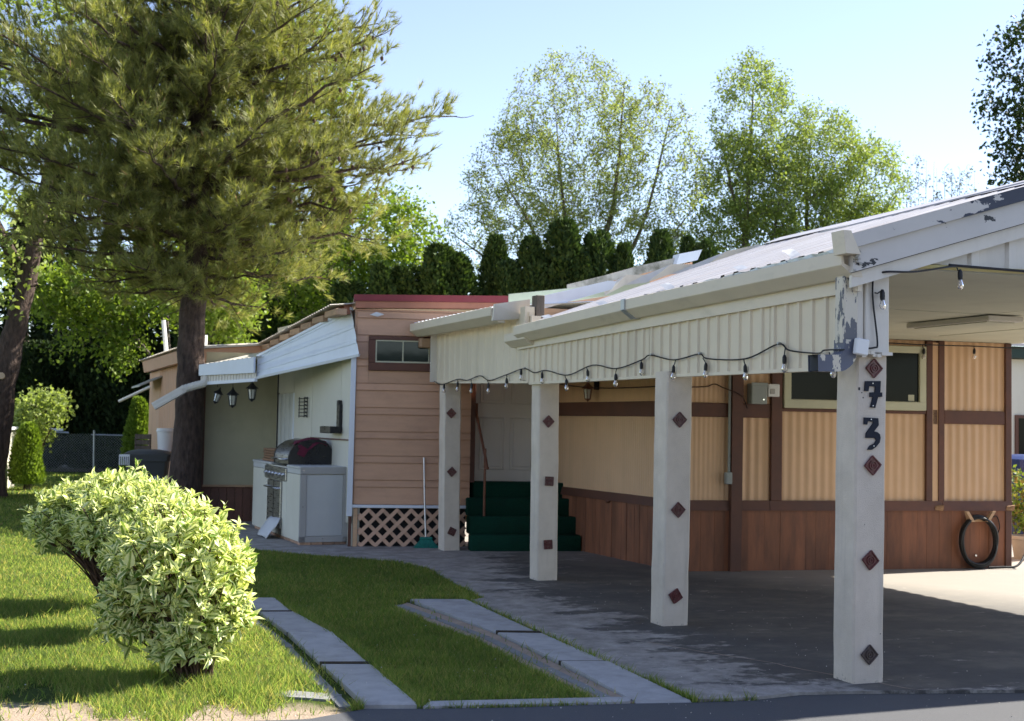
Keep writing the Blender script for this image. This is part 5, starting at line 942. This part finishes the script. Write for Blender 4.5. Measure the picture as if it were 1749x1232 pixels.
# ---- the big pine by the patio
def pine():
    r = np.random.default_rng(42); bx, by = -4.88, 19.78; paths = []; TC = []; TD = []; TS = []
    tr = np.array(smooth_path([(-4.88, 19.78, -.02), (-4.87, 19.78, .6), (-4.83, 19.8, 1.6), (-4.84, 19.82, 2.8), (-4.80, 19.85, 4.2), (-4.8, 19.9, 7), (-4.85, 19.9, 10), (-4.8, 19.9, 13.2)], 6)); k = len(tr)
    tr[1:, :2] += r.normal(size=(k-1, 2))*.008; rad = np.interp(tr[:, 2], [0, .3, 1.6, 4, 8, 13.2], [.31, .245, .215, .18, .13, .02]); paths.append((tr, rad, 14))
    def Rh(h): return np.interp(h, [3.2, 3.8, 4.4, 5, 5.9, 6.6, 7.4, 8.5, 10, 12, 13.4], [1.0, 1.45, 2.1, 2.7, 3.4, 2.85, 2.05, 1.7, 1.5, .9, .2])
    h = 3.85; az = 0.
    while h < 13.3:
        nb = 6 if h < 9 else 3
        for b in range(nb):
            az += 2.399+r.normal()*.25; hh = h+r.normal()*.08; L = Rh(hh)*(.72+.38*r.random()); d = np.array([math.cos(az), math.sin(az), 0])
            L *= np.interp(d[0], [-1, 0, 1], [1.28, .95, 1.2])
            if hh < 3.9 and d[1] < -.2: L *= .75
            p0 = np.array([np.interp(hh, tr[:, 2], tr[:, 0]), np.interp(hh, tr[:, 2], tr[:, 1]), hh-.25])
            rise = np.interp(hh, [3.8, 5, 8, 13], [-.16, .02, .25, .5])
            p1 = p0+d*L*.5+np.array([0, 0, L*(rise*.4-.02)]); p2 = p0+d*L+np.array([0, 0, L*rise+.12*L*r.random()])
            P = bez(p0, p1, p2, 9); P[1:-1] += r.normal(size=(7, 3))*.03*L*.4; paths.append((P, np.linspace(.016+.012*L, .008, 9), 6))
            n = int(L/.092); sgn = 1
            for q in range(n):
                t = .10+.90*(q+r.random())/n; i = min(int(t*8), 7); f = t*8-i; c = P[i]*(1-f)+P[i+1]*f; ax = unit(P[i+1]-P[i]); sgn = -sgn
                sd = np.cross(ax, [0, 0, 1.])*sgn; ro = r.normal()*.75+.35; sd = sd*math.cos(ro)+np.array([0, 0, 1.])*math.sin(ro); l2 = (.30+.5*(1-t)*L*.42+.18*r.random())
                dd = unit(ax*.75+sd*(.85 if t < .95 else .25)+np.array([0, 0, .08])); e = c+dd*l2; P2 = bez(c, c+dd*l2*.5+np.array([0, 0, -.03]), e+np.array([0, 0, .05]), 4)
                if r.random() < .5: paths.append((P2, np.linspace(.009, .004, 4), 3))
                m = max(2, int(l2/.105)); 
                for w in range(m):
                    s_ = .22+.78*(w+.7)/m; TC.append(c+(e-c)*s_+np.array([0, 0, .04*s_])+r.normal(size=3)*.055); TD.append(unit(dd+np.array([0, 0, .45])+r.normal(size=3)*.3)); TS.append(.8+.4*r.random())
                if r.random() < .5: TC.append(c+r.normal(size=3)*.06+np.array([0, 0, .05])); TD.append(unit(ax+np.array([0, 0, .8])+r.normal(size=3)*.4)); TS.append(.9)
        h += .245 if h < 8.6 else .42
    TC = np.array(TC); TD = np.array(TD); TS = np.array(TS)
    q = np.sin(TC[:, 0]*4.1+1.7*np.sin(TC[:, 2]*2.3))*np.sin(TC[:, 1]*3.7+TC[:, 2]*1.9)*1.0+.8*np.sin(TC[:, 2]*6.3+TC[:, 0]*2.2)*np.sin(TC[:, 1]*2.9+1); kp = q+r.normal(size=len(q))*.25 > -.62
    TC, TD, TS = TC[kp], TD[kp], TS[kp]
    # dead twigs low on the trunk
    for q in range(40):
        a = r.random()*6.28; hh = 3.0+3.5*r.random(); p0 = np.array([-4.8, 19.87, hh]); d = np.array([math.cos(a), math.sin(a), -.1]); l = .4+.8*r.random(); P = bez(p0, p0+d*l*.5, p0+d*l+np.array([0, 0, -.25*l])+r.normal(size=3)*.1, 6); paths.append((P, np.linspace(.012, .003, 6), 4))
    print('pine tufts', len(TC))
    root = thing('pine_tree', 'big dense pine with rough dark trunk beside the patio', 'tree', (bx, by, 0)); O = np.array([bx, by, 0])
    V, F = tubes_np(paths); link('trunk', npmesh('trunk', V-O, F, 'bark_pine', smooth=True), root)
    nn = 30; n = len(TC); ax = np.repeat(TD, nn, 0); c = np.repeat(TC, nn, 0); s_ = np.repeat(TS, nn)
    a = unit(np.cross(ax, rdir(len(ax), r))); ang = np.radians(r.uniform(12, 78, len(ax)))[:, None]; d = unit(ax*np.cos(ang)+a*np.sin(ang)); l = (s_*r.uniform(.11, .18, len(ax)))[:, None]
    st = c+ax*(r.uniform(-.07, .05, len(ax))[:, None]); w = np.cross(d, a)*.0072
    V = np.stack([st-w, st+w, st+d*l], 1).reshape(-1, 3); F = np.arange(len(V)).reshape(-1, 3)
    link('crown', npmesh('crown', V-O, F, 'needle'), root, kind='stuff')
    # upright brown candles on some shoots, cones on the outer right boughs
    pick = r.random(n) < .10; paths = []
    for p, dd in zip(TC[pick], TD[pick]): u = unit(dd+np.array([0, 0, .8])); paths.append((np.array([p, p+u*.05, p+u*.10]), np.array([.006, .008, .002]), 4))
    V, F = tubes_np(paths); M['candle'] = mk('candle', (.30, .17, .075), .8, .2, rnd=0); link('candles', npmesh('candles', V-O, F, 'candle'), root, kind='stuff')
    pick = np.where((TC[:, 0] > -3.4) & (TC[:, 2] > 4.6) & (r.random(n) < .06))[0]; paths = []
    for i in pick: p = TC[i]+np.array([0, 0, -.05]); paths.append((np.array([p, p+[0, 0, -.02], p+[0, 0, -.05], p+[0, 0, -.075]]), np.array([.008, .027, .024, .003]), 6))
    V, F = tubes_np(paths); link('cones', npmesh('cones', V-O, F, 'stem'), root, kind='stuff')
pine()
# ---- clipped columnar conifers
def column_mesh(seed, h, rad, n, size, mat, base_gap=.0, taper=.8, lumps=9):
    r = np.random.default_rng(seed); u = r.random(n); z = base_gap+(h-base_gap)*u**.9; a = r.random(n)*2*np.pi
    ph = r.random(lumps)*6.28; fr = r.integers(1, 5, lumps); fz = r.uniform(1.5, 5, lumps)
    lump = sum(np.sin(fr[i]*a+ph[i]+fz[i]*z) for i in range(lumps))/lumps**.5
    t = z/h; prof = np.minimum(1, (t+.02)/.18)**.5*np.clip(1-t, 0, 1)**(.42*taper)
    rr = rad*prof*(1+.16*lump)*(1-.35*r.random(n)**2.2)
    C = np.stack([rr*np.cos(a), rr*np.sin(a), z], 1); out = np.stack([np.cos(a), np.sin(a), np.zeros(n)], 1)
    D = unit(out*.55+np.array([0, 0, .9])+r.normal(size=(n, 3))*.35); L = size*(.6+.8*r.random(n)); V, F = leaf_quads(C, D, L, L*.5, r)
    # closed inner core, added to block light through the foliage
    zz = np.linspace(base_gap+.02*h, .96*h, 16); K = 12; th = np.arange(K)*2*np.pi/K; tt = zz/h; pr = np.minimum(1, (tt+.02)/.18)**.5*np.clip(1-tt, 0, 1)**(.42*taper)*rad*.62
    CV = np.stack([(pr[:, None]*np.cos(th)).ravel(), (pr[:, None]*np.sin(th)).ravel(), np.repeat(zz, K)], 1); CV += r.normal(size=CV.shape)*.03*rad
    i = np.arange(15)[:, None]*K; j = np.arange(K)[None]; CF = np.stack([i+j, i+(j+1) % K, i+K+(j+1) % K, i+K+j], -1).reshape(-1, 4)+len(V)
    return npmesh('crown', np.concatenate([V, CV]), np.concatenate([F, CF]), mat)
def trunk_mesh(h, r0): V, F = tubes_np([(np.array([[0, 0, 0], [.01, 0, h*.4], [0, 0, h*.92]]), np.array([r0, r0*.8, r0*.2]), 8)]); return npmesh('trunk', V, F, 'bark_grey')
AV = [column_mesh(50+i, 5.4, .62, 7500, .12, 'arbor', 0, (.8, 1.0, .65, .9)[i]) for i in range(4)]; AT = trunk_mesh(5.4, .09)
row = [(-8.2, 5.9, 1.1), (-7.2, 6.2, 1.1), (-6.2, 6., 1.1), (-5.3, 5.9, 1.1), (-3.7, 5.1, 1.), (-3.0, 5.2, .9), (-2.5, 5.4, .85), (-1.75, 5.85, .95), (-1.15, 5.65, .95), (-.55, 5.75, .85), (0., 5.5, .65), (.5, 5.85, .85), (1.12, 5.95, .95), (1.62, 5.7, .7), (2.08, 5.98, .8), (2.6, 5.65, .62), (3.35, 5.95, .75), (3.95, 5.8, .62), (4.4, 5.5, .6)]
words_ = ['first', 'second', 'third', 'fourth', 'fifth', 'sixth', 'seventh', 'eighth', 'ninth', 'tenth', 'eleventh', 'twelfth', 'thirteenth', 'fourteenth', 'fifteenth', 'sixteenth', 'seventeenth', 'eighteenth', 'nineteenth', 'twentieth']
for i, (x, h, w) in enumerate(row):
    o = thing('arborvitae', 'dark green columnar arborvitae behind the house, %s from the right of its row' % words_[len(row)-1-i], 'arborvitae', (x, (34.5 if i < 4 else 30)+.25*math.sin(i*2.3), 0), random.uniform(0, 360), 'arborvitae row behind the house'); k = h/5.4*random.uniform(.93, 1.05); w *= random.uniform(1.1, 1.5); o.rotation_euler.x = random.uniform(-.025, .025); o.rotation_euler.y = random.uniform(-.03, .03)
    for nm, me in (('crown', AV[i % 4]), ('trunk', AT)):
        c = link(nm, me, o); c.scale = (w, w, k)
        if nm == 'crown': c['kind'] = 'stuff'
for x, y, h, w, lab, sd in ((-10.15, 27.8, 1.38, .38, 'small sunlit arborvitae beside the white wall at far left', 61), (-9.9, 35, 2.05, .40, 'young bright arborvitae standing at the corner of the rear wing', 62)):
    o = thing('small_arborvitae', lab, 'arborvitae', (x, y, 0)); link('crown', column_mesh(sd, h, w, 5200, .075 if h < 1.5 else .09, 'arbor_bright', .12, .9), o, kind='stuff')
    V, F = tubes_np([(np.array([[dx, 0, 0], [dx*.5, 0, .4], [0, 0, h*.8]]), np.array([.025, .02, .008]), 6) for dx in (-.06, 0, .06)]); link('trunk', npmesh('trunk', V, F, 'bark_grey'), o)
# ---- dark spruces massed behind the fence on the left
def spruce_mesh(seed, h, rad, n):
    r = np.random.default_rng(seed); u = r.random(n); z = 1.0+(h-1.0)*u; a = r.random(n)*2*np.pi; R_ = rad*np.clip(1-z/h, 0, 1)**.7*(.75+.25*np.sin(z*5+a*2)); rr = R_*r.random(n)**.35
    C = np.stack([rr*np.cos(a), rr*np.sin(a), z-.15*rr], 1); D = unit(np.stack([np.cos(a), np.sin(a), -.5+0*a], 1)+r.normal(size=(n, 3))*.4); L = .22*(.6+.8*r.random(n)); return npmesh('crown', *leaf_quads(C, D, L, L*.35, r), 'spruce')
SPM = [spruce_mesh(70+i, 9., 1.7, 9000) for i in range(2)]; SPT_ = trunk_mesh(9., .2)
sp = [(-9.3, 39.4), (-8., 38.6), (-6.8, 39.2), (-5.4, 38.8), (-17.2, 41), (-15.6, 42), (-14.2, 41.2), (-12.9, 42), (-11.6, 41.5), (-10.3, 42.3), (-9, 41.6), (-7.6, 42), (-6.2, 41.5)]  # first four added out of view to shade the ground at the fence
for i, (x, y) in enumerate(sp):
    o = thing('spruce_tree', ('dark shaded spruce behind the rear wing, %s from the left' % words_[i]) if i < 4 else 'dark shaded spruce beyond the fence, %s from the left' % words_[i-4], 'spruce', (x, y, 0), i*77., 'dark spruces beyond the fence'); s_ = random.uniform(.85, 1.1)
    for nm, me in (('crown', SPM[i % 2]), ('trunk', SPT_)):
        c = link(nm, me, o); c.scale = (s_, s_, s_)
        if nm == 'crown': c['kind'] = 'stuff'
sp2 = [(-16.4, 38.6), (-15.1, 38.8), (-13.7, 38.5), (-12.4, 38.9), (-11.2, 38.6), (-10.1, 38.8)]
SPB = column_mesh(80, 4.2, 1.0, 7500, .17, 'spruce', .0, .55)
for i, (x, y) in enumerate(sp2):
    o = thing('dark_shrub', 'dark evergreen shrub right behind the chain fence, %s from the left' % words_[i], 'shrub', (x, y, 0), i*61., 'dark evergreen shrubs behind the fence')
    for nm, me in (('crown', SPB), ('trunk', AT)):
        c = link(nm, me, o); c.scale = (1.05, 1.05, .8+.3*random.random()) if nm == 'crown' else (1, 1, .6)
        if nm == 'crown': c['kind'] = 'stuff'
broadleaf('leafy_shrub', 'leafy green shrub above the small arborvitae at far left', (-10.6, 29.2), [([(-10.6, 29.2, 0), (-10.6, 29.2, .8), (-10.5, 29.2, 1.6)], .04), ([(-10.6, 29.2, .2), (-10.3, 29.2, 1), (-10.0, 29.2, 1.7)], .03)],
          [((-10.4, 29.2, 1.7), (.65, .6, .5), 1.), ((-10.7, 29.2, 1.2), (.5, .5, .5), 1.)], 20, 120, 20, .10, 'leaf_mid', 'stem', 31, .1, .1, None, 'shrub', .004)
# ---- fence, neighbour's wall at the left edge
FN = thing('chain_link_fence', 'rusty dark chain link fence at the end of the lawn', 'fence', (-13.6, 36.6, 0), 8)
for x in (-1.4, .25, 2.0, 3.6): MB().tube([(x, 0, 0), (x+random.uniform(-.03, .03), 0, 1.18)], .028, 8).build('fence_post', 'galv', FN, 40)
MB().tube([(-1.4, 0, 1.16), (.25, -.03, 1.14), (1.3, -.02, 1.10)], .03, 6).build('top_rail', 'galv', FN); MB().tube([(1.9, 0, 1.06), (3.8, 0, 1.04)], .02, 6).build('top_rail', 'galv', FN); MB().box(-.9, 1.15, -.06, .0, 1.15, 1.22).build('rail_plank', 'trim_white', FN)
mb = MB()
for i in range(-10, 52):
    for s_ in (1, -1):
        L_ = clip(*((i*.075, 0, i*.075+1.1, 1.1) if s_ > 0 else (i*.075+1.1, 0, i*.075, 1.1)), -1.4, 3.6, .02, 1.08)
        if L_: a, b = Vector((L_[0], .004*s_, L_[1])), Vector((L_[2], .004*s_, L_[3])); n_ = Vector((.0016, 0, -.0016*s_)); mb.add([a-n_, b-n_, b+n_, a+n_], [(0, 1, 2, 3)])
mb.build('wire_mesh', 'steel_grey', FN, kind='stuff')
NW = thing('white_shed', 'white lap sided shed corner at the far left edge', 'shed', (-10.42, 27.0, 0), 12)
MB().box(-3, -.01, .01, 2, 0, 1.26).build('wall', 'white_wall', NW)
for k in range(9): MB().hexa([(-3, -.012, k*.14), (.0, -.012, k*.14), (.0, .01, k*.14), (-3, .01, k*.14), (-3, .0, k*.14+.138), (.0, .0, k*.14+.138), (.0, .01, k*.14+.138), (-3, .01, k*.14+.138)]).build('siding_board', 'trim_white', NW)
MB().box(-3.05, .06, -.06, 2.05, 1.262, 1.32, .004).build('roof', 'trim_white', NW)
# ------------------------------------------------------------------ right edge: neighbour, blue bin, potted shrub
NH = thing('neighbour_house', 'pale neighbour house with dark roof edge past the right corner', 'house', (9.0, 24, 0), 12)
MB().box(-.6, 5, .02, 4, .0, 2.92).build('wall', 'white_wall', NH); MB().box(-.75, 5, -.2, 4.2, 2.93, 3.14).build('eave', 'shingle', NH); MB().prism([(-.75, -.25, 3.141), (5, -.25, 3.141), (5, 2, 4), (-.75, 2, 4)], (0, 0, .05)).build('roof', 'roof_metal', NH)
wf = MB().box(.2, .9, -.02, .05, .9, 1.9, .005).build('window_frame', 'brown', NH); MB().box(.26, .84, -.028, -.021, .96, 1.84).build('pane', 'dark_glass', wf)
for k in range(6): MB().box(-.6, 5, -.005-.008, .02, .05+k*.16, .05+k*.16+.155, .004).build('siding_board', 'trim_white', NH)
bb = wheelie('recycling_bin', 'blue wheeled recycling bin beyond the house corner', (7.75, 19.6, .0), 5, 'bin_blue', 1.22)
mb = MB()
for k in range(3): a = R(90+120*k); c = Vector((-.18+.05*math.cos(a), -.40, .78+.05*math.sin(a))); mb.prism([c+Vector((-.03, 0, -.02)), c+Vector((.03, 0, -.02)), c+Vector((0, 0, .035))], (0, -.004, 0))
em = mb.build('emblem', 'ink_white', bb); em.location = (0, -.02, 0)
broadleaf('rose_shrub', 'leafy shrub with pinkish tips beside the house corner', (6.55, 16.7), [([(6.5+dx*.2, 16.7, .1), (6.5+dx*.6, 16.7, .5), (6.5+dx, 16.7, 1.0)], .012) for dx in (-.25, 0, .25)], [((6.55, 16.7, .75), (.42, .4, .42), 1.)], 20, 130, 22, .055, 'rose', 'stem', 33, .05, 0, None, 'shrub', .003)
PT = thing('planter', 'pale round planter pot at the right edge below the shrub', 'planter', (6.42, 16.45, 0)); MB().lathe([(0, .0), (.13, .0), (.17, .26), (.19, .27), (.19, .31), (.16, .31), (.15, .2), (0, .2)], n=20).build('pot', 'terracotta', PT, 40)
# ------------------------------------------------------------------ behind the camera: unseen homes and spruces added to block sky light
for i, (x, y, rz, c) in enumerate(((-9, -9.5, 4, 'white_wall'), (5.5, -8.5, 14, 'tan_wall'))):
    o = thing('park_home', ('cream park home across the street behind the viewer', 'tan park home across the street behind the viewer')[i], 'house', (x, y, 0), rz)
    MB().box(-5.5, 5.5, -4, 0, .5, 3.0).build('wall', c, o); MB().box(-5.45, 5.45, -3.95, -.02, 0, .5).build('skirting', 'brown', o)
    MB().prism([(-5.8, .35, 2.95), (-5.8, -4.35, 2.95), (-5.8, -2, 3.9)], (11.6, 0, 0)).build('roof', 'shingle', o)
    for wx in (-3.8, -1, 3.4):
        f_ = MB().box(wx-.65, wx+.65, -.01, .05, 1.3, 2.4, .005).build('window', 'trim_white', o); MB().box(wx-.58, wx+.58, .051, .056, 1.37, 2.33).build('pane', 'dark_glass', f_)
    d_ = MB().box(1.0, 1.95, -.01, .05, .55, 2.6, .005).build('door', 'door', o)
for i, (x, y, s_) in enumerate(((-17, -13, 1.1), (-13.5, -14, 1.3), (-3, -13.5, 1.25), (-.5, -14.5, 1.1), (11.5, -12, 1.3), (15, -9, 1.15))):
    o = thing('spruce_tree', 'tall spruce across the street behind the viewer, %s from the left' % words_[i], 'spruce', (x, y, 0), i*50., 'spruces around the viewer')
    for nm, me in (('crown', SPM[i % 2]), ('trunk', SPT_)):
        c = link(nm, me, o); c.scale = (s_*1.15, s_*1.15, s_)
        if nm == 'crown': c['kind'] = 'stuff'
# ------------------------------------------------------------------ variegated dogwood shrubs along the lawn
lv = np.array([[0, 0, 0], [-.5, .28, .10], [0, .28, -.02], [.5, .28, .10], [-.42, .62, .07], [0, .62, -.04], [.42, .62, .07], [0, 1, -.14]]); luv = np.array([[.5, 0], [0, .28], [.5, .28], [1, .28], [.06, .62], [.5, .62], [.94, .62], [.55, 1]])
lf = [(0, 2, 1), (0, 3, 2), (1, 2, 5), (1, 5, 4), (2, 3, 6), (2, 6, 5), (4, 5, 7), (5, 6, 7)]; LF = np.array(lf)
def leaf_me(w, cup, bend):
    v = lv*np.array([w, 1, cup]); v[:, 2] -= bend*v[:, 1]**2; return v
LV = [leaf_me(.50, .6, .25), leaf_me(.42, 1.0, .45), leaf_me(.56, .3, .1), leaf_me(.46, 1.3, -.1)]
LM = [npmesh('leaf', v, LF, 'varleaf', luv, smooth=True) for v in LV]
def shrub(label, base, cen, rad, seed, n_sh, lobes):
    r = np.random.default_rng(seed); root = thing('variegated_shrub', label, 'shrub', (*base, 0), 0, 'variegated shrubs in a row on the lawn'); B = np.array([*base, 0.])
    cen = np.array(cen); rad = np.array(rad); Q = []; Dn = []
    L0 = [(cen, rad, 1.)]+[(cen+np.array(c), np.array(q), w) for c, q, w in lobes]; W = np.array([w*np.prod(q)**(2/3) for _, q, w in L0]); W = W/W.sum()
    while len(Q) < n_sh:
        c, q, _ = L0[r.choice(len(L0), p=W)]; d = rdir(1, r)[0]
        k_ = r.random(); s_ = 1.0+.10*abs(r.normal()) if k_ < .22 else (.72+.33*r.random() if k_ < .8 else .4+.35*r.random()); p = c+d*q*s_
        if p[2] < .12 or (d[2] < -.55 and r.random() < .75): continue
        if any((((p-c2)/q2)**2).sum() < .40 for c2, q2, _ in L0) and s_ > .72: continue
        Q.append(p); Dn.append(unit(d/q*.26+np.array([0, 0, .75])+r.normal(size=3)*.25))
    Q = np.array(Q); Dn = np.array(Dn); mats = []; pos = []
    for p, ax in zip(Q, Dn):
        sz = .7+.6*r.random(); a0 = r.random()*6.28; u = unit(np.cross(ax, [.3, .2, .9])); v = np.cross(ax, u)
        for k in range(4):
            for s_ in (0, np.pi):
                if r.random() < .12: continue
                t = a0+k*1.57+s_+r.normal()*.25; el = np.radians((18, 40, 62, 82)[k]+r.normal()*12); o = u*np.cos(t)+v*np.sin(t)
                yv = unit(ax*np.cos(el)+o*np.sin(el)); z = ax*np.sin(el)-o*np.cos(el); z = unit(z+r.normal(size=3)*.25); xv = unit(np.cross(yv, z)); z = np.cross(xv, yv)
                L = (.054, .069, .074, .068)[k]*(.5+.85*r.random())*sz; st = p-ax*(.016*k+.008)
                mats.append(np.stack([xv*L, yv*L, z*L], 1)); pos.append(st)
    mats = np.array(mats); pos = np.array(pos); n = len(pos); var = r.integers(0, 4, n)
    # the leaves that show largest: nearest the camera's side and on the outside
    vis = np.linalg.norm(pos[:, :2], axis=1)-.15*pos[:, 2]; first = np.argsort(vis+r.random(n)*.12)[:300]; big = np.zeros(n, bool); big[first] = True
    for i in first:
        o = link('leaf', LM[var[i]], root); m4 = np.eye(4); m4[:3, :3] = mats[i]; m4[:3, 3] = pos[i]-B; o.matrix_local = Matrix(m4.tolist())
    V = np.einsum('nij,nkj->nki', mats[~big], np.array(LV)[var[~big]])+(pos[~big]-B)[:, None]; m_ = len(V); F = (LF[None]+np.arange(m_)[:, None, None]*8).reshape(-1, 3)
    link('foliage', npmesh('foliage', V.reshape(-1, 3), F, 'varleaf', np.tile(luv, (m_, 1)), smooth=True), root, kind='stuff')
    paths = []; idx = r.choice(len(Q), min(len(Q), 240), replace=False)
    for i in idx:
        a = r.random()*6.28; b0 = B+np.array([math.cos(a), math.sin(a), 0])*.11*r.random()**.5; e = Q[i]; mid = (b0+e)/2+np.array([(e-b0)[0]*-.12, (e-b0)[1]*-.12, .1]); paths.append((bez(b0, mid, e, 7), np.linspace(.0085, .003, 7), 5))
    V, F = tubes_np(paths); link('stems', npmesh('stems', V-B, F, 'stem'), root, kind='stuff')
shrub('variegated cream and green shrub nearest the road', (-1.87, 7.98), (-2.05, 8.12, .70), (.41, .40, .37), 101, 1150, [((.14, -.12, -.28), (.28, .25, .24), .9), ((.12, -.14, -.46), (.22, .2, .17), 1.), ((.30, -.04, -.28), (.18, .2, .2), .6), ((-.2, -.1, -.3), (.22, .22, .2), .5)])
shrub('variegated cream and green shrub, middle one of the three', (-2.62, 9.65), (-2.70, 9.72, .82), (.44, .42, .28), 102, 1000, [((-.12, -.1, -.06), (.3, .3, .2), .5)])
shrub('variegated cream and green shrub farthest from the road', (-3.25, 11.0), (-3.30, 11.1, .84), (.46, .48, .27), 103, 1000, [((-.35, -.15, -.10), (.33, .33, .25), .6)])
